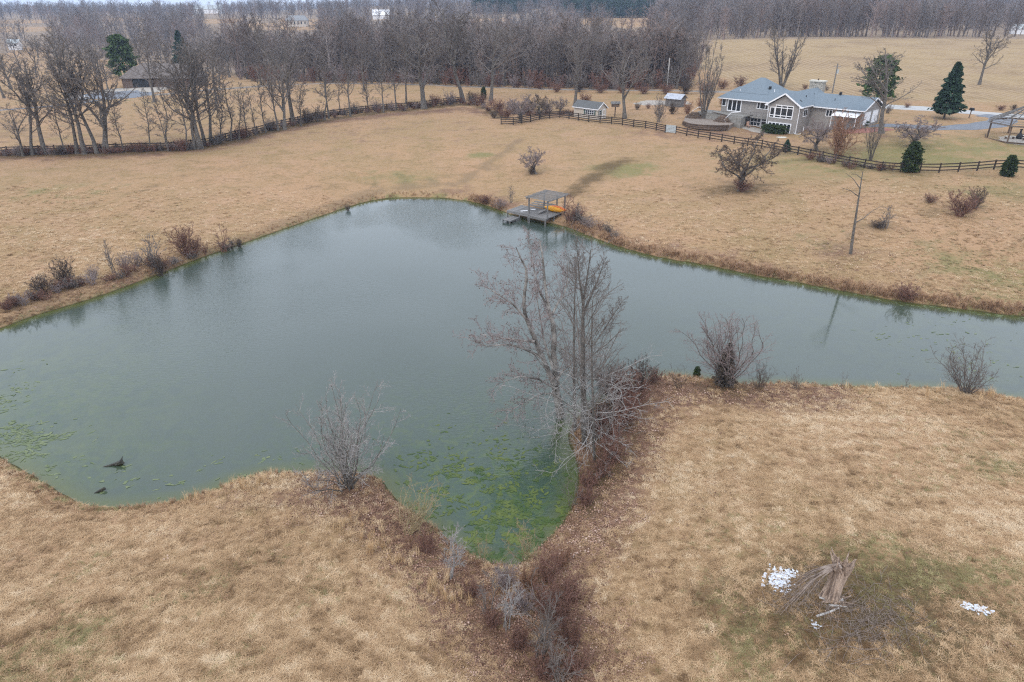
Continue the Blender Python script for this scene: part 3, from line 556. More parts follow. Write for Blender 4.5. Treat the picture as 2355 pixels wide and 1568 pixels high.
# seed balls hang in the crown
standing('sycamore_tree', 'big pale-limbed leaning sycamore at the water where the pond narrows', 'tree', g_, M_SYC, M_MAUVE, b0)
tips = g_[3][0][:, -1]; tips = tips[np.random.default_rng(5).random(len(tips)) < .16]
def crumbs(pts, r, seed):
    g = np.random.default_rng(seed); n = len(pts); oct_ = np.array([(1,0,0),(-1,0,0),(0,1,0),(0,-1,0),(0,0,1),(0,0,-1)], float); f = np.array([(0,2,4),(2,1,4),(1,3,4),(3,0,4),(2,0,5),(1,2,5),(3,1,5),(0,3,5)])
    V = pts[:, None] + oct_[None] * (r * g.uniform(.6, 1.4, n))[:, None, None]; return V.reshape(-1, 3), (f[None] + (np.arange(n) * 6)[:, None, None]).reshape(-1, 3)
V, Fc = crumbs(tips - b0 - np.array((0, 0, .06)), .028, 3); sb = mesh_obj('seed_balls', V, Fc, M_DARKTWIG); sb.parent = [o for o in bpy.data.objects if o.name.startswith('sycamore_tree')][0]; sb['kind'] = 'stuff'

def poplar(seed, base, trunk, extra, r, low=12):
    b = G(*base); st = [SK([base] + trunk, b[1], r, .02, dep(len(trunk) + 1, 0, .6))] + [SK(e, b[1] + d0, r * .45, .015, dep(len(e), 0, d1)) for e, d0, d1 in extra]
    gs = grow(seed, st, [lv(27, (32, 62), .42, 6, .11, .09, .16, 1, 4, .009, .012), lv(8, (25, 55), .44, 4, .16, .05, .2, 1, 3, .010, .010), lv(5, (25, 55), .55, 3, .18, .03, .3, 1, 3, .009, .008)])
    lo = grow(seed + 1, st[:1], [lv(low, (60, 105), .38, 9, .25, -.01, .05, .42, 4, .0055, .012, shape='even'), lv(11, (30, 65), .36, 5, .2, .03, .12, 1, 3, .008, .010), lv(5, (30, 60), .5, 4, .2, .02, .2, 1, 3, .008, .0085)])
    return b, gs, lo
for base, trunk, extra, r, seed, low, lab in [((1343,1022), [(1341,900),(1340,780),(1340,695),(1350,640),(1358,575)], [([(1340,695),(1332,640),(1326,565)], .4, -.5), ([(1341,720),(1372,650),(1390,600)], .4, 1.0)], .17, 71, 24, 'straight grey poplar with drooping pale lower branches beside the sycamore'),
                                        ((1322,990), [(1320,880),(1319,780),(1321,690),(1325,590)], [], .10, 75, 14, 'slender straight poplar between the sycamore and the thicker grey poplar'),
                                        ((1366,1062), [(1364,960),(1361,860),(1360,760),(1362,690)], [([(1361,800),(1400,740),(1432,690)], .3, 1.0)], .09, 79, 18, 'slim pale poplar standing nearest the cove on the right bank')]:
    b, gs, lo = poplar(seed, base, trunk, extra, r, low); e = empty('poplar_tree', b); tag(e, lab, 'tree')
    inst('trunk', tree_mesh('trunk', [(gs[0][0] - b, gs[0][1], 8)], M_BARK), e); inst('crown', tree_mesh('crown', [(P - b, R, s) for P, R, s in gs[1:]], M_TWIG), e)
    inst('lower_branches', tree_mesh('lower_branches', [(P - b, R, s) for P, R, s in lo[1:]], M_PALEGREY), e)
def custom_shrub(name, label, cat, px, py, top, topx, seed, ns, spread, mat, fine=.006, dense=1.0, r=.03, mtr=None):
    b = G(px, py); tp = at_y(topx, top, b[1]); H = tp[2] - b[2]
    gs = shrub(seed, H, ns, spread, fine, (tp[0] - b[0], 0), dense, r); e = empty(name, b); tag(e, label, cat)
    inst('trunk', tree_mesh('trunk', gs[:1], mtr or mat), e); inst('crown', tree_mesh('crown', gs[1:], mat), e); return e
custom_shrub('shoreline_tree', 'pale tangled many-stemmed shrub tree on the near peninsula left of the cove', 'tree', 800, 1118, 915, 775, 811, 26, .58, M_PALE, .0095, 1.35, .036, M_BARK)
custom_shrub('shoreline_tree', 'mauve round-crowned bare tree with a cedar at its foot on the right near bank', 'tree', 1668, 884, 712, 1665, 821, 20, .52, M_MAUVE, .009, 1.5, .05, M_BARK)
custom_shrub('shoreline_shrub', 'fan-shaped olive-grey bare shrub at the right end of the near shore', 'shrub', 2222, 902, 790, 2230, 831, 18, .55, M_TWIG, .008, 1.3, .035)
custom_shrub('thicket_shrub', 'dense red-brown thicket on the bank right of the poplars', 'shrub', 1425, 935, 838, 1430, 841, 42, .55, M_RED, .009, 1.0, .025)
custom_shrub('thicket_shrub', 'red-brown brush below the poplars along the cove bank', 'shrub', 1400, 1010, 935, 1405, 843, 34, .55, M_RED, .009, 1.0, .02)
custom_shrub('thicket_shrub', 'low reddish brush right of the slim pale poplar', 'shrub', 1378, 1095, 1045, 1385, 845, 26, .6, M_RED, .008, .9, .015)
custom_shrub('thicket_shrub', 'grey-brown brush at the back of the thicket by the open water', 'shrub', 1470, 898, 822, 1475, 847, 30, .5, M_DARKTWIG, .009, .9, .02)
for px, py, tp, sd, m_, ns_, lab in [(1455,935,860,941,M_RED,34,'red-brown brush on the upper right flank of the thicket'),(1435,975,900,943,M_RED,34,'red-brown brush in the middle right of the thicket'),(1375,985,905,945,M_DARKTWIG,30,'dark twiggy brush directly behind the thicker poplar'),(1405,1065,990,947,M_RED,30,'red-brown brush on the lower right flank of the thicket'),(1352,1120,1075,949,M_RED,24,'low reddish brush at the thicket foot beside the cove'),(1345,1160,1118,951,M_RED,20,'lowest reddish brush on the right bank of the cove'),(1395,905,835,953,M_DARKTWIG,30,'dark brush between the poplars and the back of the thicket'),(1500,880,842,955,M_RED,22,'thin red-brown brush at the point beyond the thicket'),
        (1310,1385,1325,957,M_RED,22,'reddish brush on the right side of the gully'),(1255,1400,1345,959,M_RED,24,'reddish brush in the gully left of the right-hand brush'),(1310,1480,1420,961,M_RED,24,'reddish brush on the lower right side of the gully'),(1200,1400,1350,963,M_MAUVE,20,'mauve brush in the gully left of the tall sapling'),(1290,1300,1255,965,M_RUST,22,'rusty brush on the right shoulder of the cove tip'),(1130,1440,1395,971,M_RED,20,'red-brown brush on the left side of the gully bottom'),(1190,1490,1440,973,M_RED,22,'red-brown brush below the whitish gully sapling'),(1250,1560,1500,975,M_RED,24,'red-brown brush at the bottom edge left of the last sapling'),(1320,1550,1490,977,M_RED,24,'red-brown brush at the bottom edge right of the last sapling'),(1215,1350,1310,979,M_RUST,20,'rusty brush at the very tip of the cove'),(1085,1370,1335,967,M_RED,16,'low brown brush on the left gully slope'),(980,1270,1225,969,M_RED,18,'low brown brush on the left cove bank below the olive shrub')]:
    custom_shrub('thicket_shrub', lab, 'shrub', px, py, tp, px + 4, sd, ns_, .6, m_, .0075, 1.1, .02)
custom_shrub('cove_sapling', 'pale whitish sapling on the left bank of the cove', 'sapling', 1035, 1328, 1207, 1034, 851, 3, .12, M_PALE, .009, 1.5, .035)
custom_shrub('cove_shrub', 'olive-tan shrub leaning over the water on the left bank of the cove', 'shrub', 940, 1225, 1105, 965, 853, 18, .45, M_TANTWIG, .007, .9, .018)
custom_shrub('cove_sapling', 'thin double-stemmed grey sapling below the cove tip', 'sapling', 1124, 1403, 1298, 1108, 855, 3, .16, M_TWIG, .008, 1.2, .03)
custom_shrub('cove_sapling', 'whitish branching sapling in the gully below the cove', 'sapling', 1164, 1447, 1313, 1168, 857, 3, .14, M_PALE, .008, 1.3, .03)
custom_shrub('cove_sapling', 'tall many-branched grey sapling in the middle of the gully', 'sapling', 1240, 1512, 1345, 1243, 859, 6, .24, M_TWIG, .008, 1.3, .035)
custom_shrub('cove_sapling', 'grey sapling at the bottom edge of the picture in the gully', 'sapling', 1288, 1572, 1455, 1284, 861, 5, .22, M_TWIG, .008, 1.2, .03)
custom_shrub('cove_shrub', 'thin yellowish shrub standing in the shallow tip of the cove', 'shrub', 1210, 1292, 1187, 1198, 863, 8, .22, M_TANTWIG, .008, .9, .015)
custom_shrub('cove_shrub', 'thin tan stems rising left of the cove tip', 'shrub', 1110, 1296, 1235, 1104, 865, 7, .25, M_TANTWIG, .005, .8, .012)
custom_shrub('gully_shrub', 'dark red-brown shrub right of the cove tip', 'shrub', 1260, 1338, 1265, 1262, 867, 24, .45, M_RED, .007, 1.0, .014)
custom_shrub('gully_shrub', 'reddish brush filling the gully bottom below the dark shrub', 'shrub', 1285, 1430, 1350, 1285, 869, 26, .5, M_RED, .007, 1.0, .014)
custom_shrub('gully_shrub', 'pinkish twiggy brush beside the double-stemmed sapling', 'shrub', 1160, 1350, 1295, 1165, 871, 18, .5, M_MAUVE, .007, 1.0, .012)
custom_shrub('cove_sapling', 'small bare sapling at the water on the right side of the cove', 'sapling', 1312, 1166, 1098, 1315, 873, 3, .2, M_TWIG, .009, 1.0, .02)
custom_shrub('near_bank_shrub', 'thin bare shrub left of the cedar on the right near bank', 'shrub', 1562, 892, 838, 1555, 875, 9, .45, M_DARKTWIG, .005, .8, .015)
custom_shrub('near_bank_shrub', 'low dark brush right of the cedar along the near shore', 'shrub', 1745, 893, 830, 1755, 877, 20, .5, M_DARKTWIG, .005, .8, .014)
custom_shrub('near_bank_shrub', 'thin brush on the near shore right of the low dark brush', 'shrub', 1830, 893, 845, 1830, 879, 12, .35, M_TWIG, .005, .7, .012)
custom_shrub('dead_sapling', 'single thin dead stem on the near shore left of the fan-shaped shrub', 'sapling', 2078, 893, 850, 2092, 881, 2, .08, M_TWIG, .005, .7, .015)
custom_shrub('dead_sapling', 'thin pale stem on the near shore in the middle of the right-hand water', 'sapling', 1938, 890, 838, 1946, 883, 2, .1, M_TWIG, .005, .8, .012)
# thin leaning dead tree on the slope above the far shore
bD = G(1955, 584); YD = bD[1]
dd = grow(91, [SK([(1955,586),(1961,540),(1968,495),(1974,455),(1980,415),(1984,393)], YD, .17, .03), SK([(1974,452),(1955,438),(1935,432)], YD, .05, .015, [0, -.3, -.8]), SK([(1976,432),(1962,412),(1945,398)], YD, .05, .012, [0, .4, .8]),
               SK([(1966,512),(1985,502),(2005,485),(2030,472)], YD, .06, .012, [0, .4, .9, 1.2]), SK([(1980,410),(1970,402),(1958,400)], YD, .04, .012)], [lv(5, (35, 70), .22, 4, .2, .02, .4, 1, 3, .012, .012, minl=.4), lv(3, (30, 60), .5, 3, .2, .0, .3, 1, 3, .01, .009)])
standing('dead_tree', 'tall thin dead tree leaning on the slope above the right-hand shore', 'tree', dd, M_BARK, M_TWIG, bD)
# brush on the far side
for k, (pr, px, py, top, w, lab) in enumerate([('shrub1', 98, 672, 640, 1.5, 'dark round bush on the far bank nearest the left edge'), ('shrub1', 155, 655, 605, .9, 'dark upright bush beside the dark round bush on the far bank'), ('shrub2', 218, 642, 612, 1.0, 'pinkish low bush on the far bank left of the leaning sapling'),
        ('shrub2', 288, 618, 585, .9, 'pinkish bush right of the leaning sapling on the far bank'), ('shrub2', 316, 612, 578, .9, 'pinkish bush next to the tall thin stems on the far bank'), ('stick2', 362, 612, 545, 1.4, 'tall thin stems above the waterside bush on the far bank'),
        ('shrub1', 371, 634, 600, 1.0, 'dark bush at the waterline below the tall thin stems'), ('shrub0', 425, 584, 527, .9, 'reddish-brown bush on the far bank crest'), ('shrub0', 452, 578, 548, 1.0, 'low brown bush right of the reddish-brown crest bush'), ('stick0', 515, 579, 525, 1.2, 'thin reddish stems at the waterline of the far bank'),
        ('shrub1', 551, 568, 552, 1.2, 'small dark waterside tuft on the far bank'), ('shrub1', 800, 484, 473, 1.2, 'small dark waterside tuft near the top corner of the pond'), ('stick2', 262, 627, 558, .7, 'thin leaning sapling on the far bank'),
        ('shrub0', 20, 712, 690, 1.2, 'low brown bush at the left edge of the far bank'), ('shrub0', 2137, 466, 448, 1.6, 'low dark red bush left of the larger one on the right slope'), ('shrub0', 2205, 497, 448, 1.25, 'large dark red bush on the right slope'), ('shrub1', 2240, 480, 438, .8, 'upright dark bush behind the large red bush on the right slope'),
        ('stick2', 2032, 525, 478, 1.4, 'leaning bare stems beside the thin dead tree'), ('shrub1', 2020, 524, 510, 2.6, 'flattened dark brush under the leaning bare stems'), ('shrub0', 2078, 690, 655, 1.3, 'dark red bush on the right-hand far shore'),
        ('stick0', 1310, 513, 455, 1.3, 'thin upright stems right of the dock'), ('stick2', 1330, 512, 470, 1.3, 'second clump of thin stems right of the dock'), ('shrub0', 1325, 505, 478, 1.5, 'brown brush along the bank right of the dock'), ('shrub2', 1355, 525, 500, 1.4, 'pinkish brush beyond the stems right of the dock'),
        ('shrub0', 1115, 468, 450, 1.6, 'brown brush on the bank left of the dock'), ('shrub2', 1150, 478, 458, 1.5, 'mauve brush just left of the dock'), ('stick2', 1175, 466, 430, 1.0, 'faint thin stems behind the left end of the dock'),
        ('shrub5', 1514, 281, 228, .5, 'narrow column of grey brush right of the birdhouse'), ('shrub4', 1660, 245, 225, 1.2, 'tawny brush behind the terrace left of the house')]):
    planted(pr, 'bush', lab, 'bush', px, py, top - .22 * (py - top), None, None, w * 1.25)
i = 0
for px, py, top, pr, w in [(60,357,338,'shrub0',2),(140,356,335,'shrub1',1.6),(318,349,325,'shrub0',1.6),(420,346,315,'shrub0',1.4),(505,330,300,'shrub5',1.2),(560,318,285,'shrub0',1.2),(625,300,268,'shrub5',1.3),(705,283,250,'shrub1',1.3),(730,279,240,'shrub5',1.2),(812,262,232,'shrub5',1.4),(865,257,225,'shrub2',1.4),
                           (900,255,228,'shrub2',1.3),(930,252,238,'shrub3',1.0),(1000,243,215,'shrub0',1.4),(1035,240,205,'shrub2',1.4),(1085,238,210,'shrub1',1.6),(1105,242,212,'shrub0',1.6),(1145,258,225,'shrub0',1.8),(1165,272,245,'shrub0',1.5),(1135,272,255,'shrub1',1.6),(1180,262,222,'shrub2',1.6),(1215,265,230,'shrub0',1.4),(1260,262,222,'shrub2',1.5)]:
    planted(pr, 'fence_brush', 'twiggy undergrowth along the fence line, %s clump from the left' % ORD[i], 'bush', px, py, top, None, 'undergrowth along the fence', w); i += 1
i = 0
for px, py, top, pr, w in [(1345,240,212,'shrub0',1.5),(1380,214,190,'shrub0',1.8),(1280,212,188,'shrub0',1.8),(1330,212,185,'shrub1',1.6),(1430,214,192,'shrub0',1.8),(1480,216,192,'shrub0',1.8),(1530,216,190,'shrub0',1.8),(1575,216,186,'shrub1',1.8),(1620,215,185,'shrub0',1.8),(1465,252,236,'shrub1',1.4),(1490,250,236,'shrub0',1.3),
                           (1545,262,235,'shrub1',1.4),(1580,262,232,'shrub4',1.4),(1610,250,222,'shrub4',1.3),(1660,205,180,'shrub0',1.8),(1700,200,172,'shrub0',1.6),(2085,248,235,'shrub0',1.6),(2040,260,238,'shrub5',1.4),(2300,254,240,'shrub0',2.2),(2330,252,240,'shrub1',2),(1850,205,192,'shrub0',1.6),(1900,208,195,'shrub5',1.6),(2150,244,236,'shrub0',2),(1240,205,185,'shrub0',1.8),(1190,202,186,'shrub0',1.8)]:
    planted(pr, 'hedgerow_brush', 'brown brush around the lane and the house yard, %s clump from the left' % ORD[i], 'bush', px, py, top, None, 'brush round the house yard', w); i += 1

ub = np.random.default_rng(123)
UX = []
for px in np.arange(560, 1640, 15.0):
    for dy in (2.0, -3.0): UX.append(G(px + ub.normal(0, 6), np.interp(px, [p[0] for p in WOOD_EDGE], [p[1] for p in WOOD_EDGE]) + dy + ub.normal(0, 1.2)))
UX = np.array(UX)
# ---------------------------------------------------------------- evergreens
def foliage(seed, H, prof, n, size, drop=.25, base=.0, shell=.55):
    """needle sprays through the volume of a crown whose radius at height t is prof(t)"""
    g = np.random.default_rng(seed); t = g.random(n) ** .85; az = g.uniform(0, 6.283, n); lob = 1 + .22 * np.sin(az * 3 + t * 17 + seed) + .15 * np.sin(az * 7 - t * 41) + .12 * np.sin(t * 60 + 2 * az)
    rr = np.array([prof(q) for q in t]) * lob * (shell + (1 - shell) * g.random(n)) ** .7
    C = np.stack([np.cos(az) * rr, np.sin(az) * rr, base + t * (H - base)], 1)
    out = np.stack([np.cos(az), np.sin(az), np.full(n, -drop)], 1); D = unit(out + g.normal(0, .45, (n, 3))); S = unit(np.cross(D, g.normal(0, 1, (n, 3)))); L = size * g.uniform(.6, 1.3, n)[:, None]
    V = np.stack([C - D * L * .5, C + S * L * .33 + D * L * .1, C + D * L * .75, C - S * L * .33 + D * L * .1], 1).reshape(-1, 3)
    return V, np.arange(n * 4).reshape(-1, 4)
def evergreen(name, label, px, py, top, topx, width_px, seed, mat, prof, n, size, trunk=True, base=.06, drop=.25):
    b = G(px, py); tp = at_y(topx, top, b[1]); H = tp[2] - b[2]; dpt = b[1] * math.cos(PITCH) + (CAMZ - b[2]) * math.sin(PITCH); R = width_px / FPX * dpt / 2
    e = empty(name, b); tag(e, label, 'tree'); e.rotation_euler = (0, math.atan2(tp[0] - b[0], H) * .0, 0)
    V, Fc = foliage(seed, H, lambda q: R * prof(q), n, size, drop, base * H); mesh_obj('crown', V, Fc, mat, e)
    g = np.random.default_rng(seed); st = wobble_stem(g, (0, 0, -.2), (0, 0, H * .9), max(.05, H * .018), .02, .01 * H); Vt, Ft = tubes([st[0]], [st[1]], 7); mesh_obj('trunk', Vt, Ft, M_BARK, e, True)
    return e
cone = lambda q: (1 - q) ** .8 * (.62 + .38 * abs(math.sin(q * 26))) if q > .06 else .5
colm = lambda q: math.sqrt(max(0, 1 - ((q - .42) / .60) ** 2)) * (1 - .25 * q)
wide = lambda q: math.sqrt(max(0, 1 - ((q - .32) / .70) ** 2)) * (.85 + .15 * math.sin(q * 30))
evergreen('spruce_tree', 'tall dark green spruce by the driveway at the right', 2170, 273, 144, 2211, 66, 1, M_SPRUCE, cone, 5200, .62, base=.10)
evergreen('cedar_tree', 'broad dark green cedar behind the right end of the blue-roofed house', 2016, 228, 128, 2022, 72, 2, M_CEDAR, wide, 1500, .8)
evergreen('arborvitae', 'larger dark green arborvitae at the fence on the lawn', 2090, 395, 326, 2096, 40, 3, M_ARBOR, colm, 5000, .26, base=.02)
evergreen('arborvitae', 'dark green arborvitae at the fence near the right edge', 2315, 405, 357, 2320, 28, 4, M_ARBOR, colm, 3500, .24, base=.02)
evergreen('small_spruce', 'little dark green spruce at the fence below the house', 1807, 348, 321, 1808, 22, 5, M_SPRUCE, cone, 2000, .22, base=.03)
evergreen('pine_tree', 'big green pine by the brown-roofed house at the left', 290, 176, 80, 272, 58, 6, M_CEDAR, wide, 2600, 1.0)
evergreen('pine_tree', 'dark conical pine beside the brown-roofed house', 424, 158, 70, 412, 50, 7, M_SPRUCE, cone, 4000, .8)
evergreen('cedar_tree', 'brownish cedar at the foot of the mauve tree on the right near bank', 1664, 886, 790, 1660, 56, 8, M_BROWNCEDAR, cone, 4500, .16, base=.02)
evergreen('cedar_sapling', 'tiny green cedar on the near bank left of the mauve tree', 1601, 868, 843, 1601, 16, 9, M_ARBOR, colm, 700, .12, base=.02)
evergreen('cedar_tree', 'small dark cedar among the trees at the end of the left fence', 1112, 228, 200, 1113, 12, 10, M_ARBOR, colm, 900, .3)
evergreen('round_bush', 'dark round evergreen bush by the brick patio', 1981, 292, 272, 1981, 21, 12, M_ARBOR, lambda q: math.sqrt(max(0, 1 - (2 * q - 1) ** 2)), 2200, .2, base=0)

# ---------------------------------------------------------------- far woods: one mass of bare crowns
def scatter_nodes(obj, protos, name):
    ng = bpy.data.node_groups.new(name, 'GeometryNodeTree'); ng.interface.new_socket('Geometry', in_out='INPUT', socket_type='NodeSocketGeometry'); ng.interface.new_socket('Geometry', in_out='OUTPUT', socket_type='NodeSocketGeometry')
    N = ng.nodes; gi = N.new('NodeGroupInput'); go = N.new('NodeGroupOutput'); iop = N.new('GeometryNodeInstanceOnPoints'); jn = N.new('GeometryNodeJoinGeometry')
    for o in reversed(protos):
        oi = N.new('GeometryNodeObjectInfo'); oi.inputs['Object'].default_value = o; oi.inputs['As Instance'].default_value = True; ng.links.new(oi.outputs['Geometry'], jn.inputs[0])
    def attr(nm, ty):
        a = N.new('GeometryNodeInputNamedAttribute'); a.data_type = ty; a.inputs['Name'].default_value = nm; return a.outputs['Attribute']
    ng.links.new(gi.outputs[0], iop.inputs['Points']); ng.links.new(jn.outputs[0], iop.inputs['Instance']); iop.inputs['Pick Instance'].default_value = True
    ng.links.new(attr('pick', 'INT'), iop.inputs['Instance Index']); ng.links.new(attr('turn', 'FLOAT_VECTOR'), iop.inputs['Rotation']); ng.links.new(attr('size', 'FLOAT_VECTOR'), iop.inputs['Scale'])
    ng.links.new(iop.outputs[0], go.inputs[0]); md = obj.modifiers.new(name, 'NODES'); md.node_group = ng
def scatter(name, P, protos, size, turn, pick, tint=None, label=None, cat=None):
    me = bpy.data.meshes.new(name); me.vertices.add(len(P)); me.vertices.foreach_set('co', np.asarray(P, np.float32).ravel())
    for nm, ty, a in (('size', 'FLOAT_VECTOR', size), ('turn', 'FLOAT_VECTOR', turn)): me.attributes.new(nm, ty, 'POINT').data.foreach_set('vector', np.asarray(a, np.float32).ravel())
    me.attributes.new('pick', 'INT', 'POINT').data.foreach_set('value', np.asarray(pick, np.int32))
    if tint is not None: me.attributes.new('tint', 'FLOAT', 'POINT').data.foreach_set('value', np.asarray(tint, np.float32))
    o = bpy.data.objects.new(name, me); COL.objects.link(o); scatter_nodes(o, protos, name + '_scatter'); tag(o, label, cat, kind='stuff'); return o
far_protos = []
for i in range(5):
    o = bpy.data.objects.new('far_tree', tree_mesh('far_tree', tree_far(900 + i), (M_WOODTWIG, M_WOODBROWN, M_WOODRED, M_WOODTWIG, M_WOODBROWN)[i])); far_protos.append(o)
g = np.random.default_rng(77); N = 26000
fy = 195 + 4300 * g.random(N) ** 2.3; fx = (g.random(N) * 2 - 1) * (fy * .86 + 40)
fz = height(fx, fy); pn = np.sin(fx * .021 + 1.7 * np.sin(fy * .013)) * np.sin(fy * .017 + fx * .006); fh = np.clip(g.normal(14.5, 2.6, N) * (1 + .28 * pn), 6, 22) * np.where(fy < 420, 1, 1.05)
bx, by = project(np.stack([fx, fy, fz], 1)); tx, ty = project(np.stack([fx, fy, fz + fh], 1))
ed = np.interp(bx, [p[0] for p in WOOD_EDGE], [p[1] for p in WOOD_EDGE]); keep = (by < ed) & (bx > -260) & (bx < 2620)
for f in FIELDS:
    for q in (0, .35, .7, .95): keep &= ~inpoly(bx + (tx - bx) * q, by + (ty - by) * q, f)
keep &= ~((bx < 560) & (by > 100) & (g.random(N) < .25)); keep &= ~((fx > 62) & (fy < 350)); keep &= ~((fy < 460) & (g.random(N) < .38 - .25 * pn)); keep &= ~((fy > 900) & (g.random(N) < .25))
far = np.stack([fx, fy, fz], 1)[keep]; sc = (fh / 16)[keep]; n = len(far); print('far trees', n)
scatter('woodland', far, far_protos, np.stack([sc * g.uniform(.95, 1.4, n)] * 2 + [sc], 1), np.stack([g.normal(0, .05, n), g.normal(0, .05, n), g.uniform(0, 6.28, n)], 1), g.integers(0, 5, n), None, 'bare grey woods covering the hills out to the horizon', 'woods')
ush = [bpy.data.objects.new('understory', tree_mesh('understory', shrub(670 + i, 3.0, 12, .5, .03, (0, 0), .8, .03), m_)) for i, m_ in enumerate((M_RED, M_TWIG, M_MAUVE, M_RED))]
n = len(UX); scatter('wood_understory', UX, ush, np.stack([g.uniform(.8, 1.8, n)] * 3, 1), np.stack([np.zeros(n), np.zeros(n), g.uniform(0, 6.28, n)], 1), g.integers(0, 4, n), None, 'reddish brown undergrowth along the edge of the wood', 'undergrowth')
FB = []
for fl, off in ((FENCE_L, 0), (FENCE_L, 1), (FENCE_L, 2), ([(1060,238),(1100,246),(1150,262),(1160,280)], 0), ([(1070,232),(1130,246),(1200,262),(1320,262)], 1), ([(1840,362),(1950,384),(2050,394)], 0)):
    for a, b in zip(fl[:-1], fl[1:]):
        for _ in range(max(2, int(abs(b[0] - a[0]) / 9))): q = ub.random(); FB.append(G(a[0] + (b[0] - a[0]) * q, a[1] + (b[1] - a[1]) * q + ub.normal(0, 2.2)))
for a, b, k in (((15,712),(150,668),12), ((150,668),(330,622),12), ((330,622),(540,570),12), ((1300,505),(1420,545),8)):
    for _ in range(k): q = ub.random(); FB.append(G(a[0] + (b[0] - a[0]) * q, a[1] + (b[1] - a[1]) * q + ub.normal(0, 4)))
FB = np.array(FB); n = len(FB); scatter('fence_undergrowth', FB, ush, np.stack([g.uniform(.35, .8, n)] * 2 + [g.uniform(.2, .5, n)], 1), np.stack([np.zeros(n), np.zeros(n), g.uniform(0, 6.28, n)], 1), g.integers(0, 4, n), None, 'low reddish brown weeds along the fence foot and the far pond bank', 'undergrowth')
con = [bpy.data.objects.new('far_conifer', mesh_obj('far_conifer', *foliage(60 + i, 15, lambda q: 3.2 * wide(q), 420, 1.5, .3, 1.5), M_SPRUCE, link=False).data) for i in range(2)]
cp = []
for px0, px1, py0, py1, k in [(1290,1500,16,30,120),(1560,1720,4,14,60),(1090,1200,14,20,40),(1150,1290,3,8,40)]:
    for _ in range(k):
        q = G(g.uniform(px0, px1), g.uniform(py0, py1) + 12); cp.append(q)
cp = np.array(cp); n = len(cp)
scatter('conifer_grove', cp, con, np.stack([g.uniform(.8, 1.2, n)] * 3, 1), np.stack([np.zeros(n), np.zeros(n), g.uniform(0, 6.28, n)], 1), g.integers(0, 2, n), None, 'dark green pine groves on the far hillside', 'woods')

# ---------------------------------------------------------------- built things: materials
M_SIDING = None
t = NT('taupe_siding', .8, .2); o_ = t.obj(); wv = t.n('TexWave', wave_type='BANDS', bands_direction='X', Scale=1.6); t.t.links.new(o_, wv.inputs['Vector'])
t.col(t.mix(t.math('MULTIPLY', t.ramp(t.noise(1.2, o_), .35, .65), .5), (.265, .245, .228), (.315, .295, .275))); t.bump(t.ramp(wv.outputs['Fac'], .02, .12), .4, .03); M_SIDING = t.m
t = NT('blue_grey_shingles', .9, .15); o_ = t.obj(); br = t.n('TexBrick', Scale=3.2); br.inputs['Color1'].default_value = (.150, .185, .215, 1); br.inputs['Color2'].default_value = (.205, .240, .268, 1); br.inputs['Mortar'].default_value = (.10, .12, .14, 1); br.inputs['Mortar Size'].default_value = .012
t.t.links.new(o_, br.inputs['Vector']); t.col(t.mix(t.math('MULTIPLY', t.ramp(t.noise(.7, o_), .35, .65), .45), br.outputs['Color'], (.165, .205, .235))); t.bump(t.noise(14, o_), .3, .03); M_ROOF = t.m
M_WHITE = mottled('white_trim', (.76, .76, .77), (.82, .82, .83), 3, .5, 0, .4)
M_TANSHED = mottled('cream_siding', (.46, .405, .34), (.52, .46, .39), 3, .7, .1, .3)
M_SHEDROOF = mottled('grey_shed_shingles', (.085, .088, .088), (.15, .152, .15), 9, .9, .3)
M_GREENSHUT = mottled('green_shutters', (.045, .085, .07), (.06, .11, .09), 5, .6, 0)
M_BROWNROOF = mottled('brown_shingles', (.115, .095, .085), (.18, .155, .14), 2, .9, .2)
M_BRICKW = mottled('brown_brick', (.11, .078, .062), (.17, .12, .095), 6, .9, .2)
M_STONE = None
t = NT('chimney_stone', .9, .2); o_ = t.obj(); vo = t.n('TexVoronoi', Scale=4.2); t.t.links.new(o_, vo.inputs['Vector']); vd = t.n('TexVoronoi', Scale=4.2, feature='DISTANCE_TO_EDGE'); t.t.links.new(o_, vd.inputs['Vector'])
t.col(t.mix(t.ramp(vd.outputs['Distance'], .02, .07), (.16, .15, .13), t.mix(t.n('SeparateColor', Color=vo.outputs['Color']).outputs[0], (.30, .28, .24), (.52, .48, .41)))); t.bump(t.ramp(vd.outputs['Distance'], .0, .1), .6, .06); M_STONE = t.m
M_CAP = mottled('chimney_cap', (.50, .47, .40), (.58, .55, .48), 4)
M_BLACK = mottled('black_paint_and_shade', (.02, .02, .022), (.035, .035, .037), 5, .6, 0)
M_FENCE = mottled('dark_stained_boards', (.028, .022, .020), (.070, .055, .046), 3, .85, .2, .15, .3)
M_GREYWOOD = mottled('weathered_wood', (.115, .110, .104), (.235, .226, .218), 4, .9, .35, .15, .35)
M_TIMBER = mottled('brown_timber', (.075, .052, .038), (.18, .13, .098), 3, .9, .35, .15, .6)
M_DECKW = mottled('grey_deck_boards', (.185, .175, .155), (.29, .275, .25), 2.5, .85, .2, .2, .15)
M_GALV = mottled('galvanised_metal', (.34, .37, .37), (.46, .49, .49), 6, .5, 0, .5)
M_TIN = mottled('tin_roof', (.30, .32, .36), (.45, .47, .52), 2, .45, .1, .5)
M_GLASS = NT('dark_window_glass', .06, .6).col((.022, .028, .034)).m
M_YELLOW = mottled('yellow_plastic', (.70, .30, .012), (.76, .36, .02), 3, .4, 0, .45)
M_ORANGE = mottled('orange_plastic', (.62, .14, .02), (.68, .18, .03), 3, .4, 0, .45)
M_CONC = mottled('pale_concrete_road', (.36, .355, .345), (.44, .435, .42), .8, .9, .1)
M_LANE = mottled('grey_lane', (.20, .175, .15), (.28, .245, .21), .5, .95, .1)
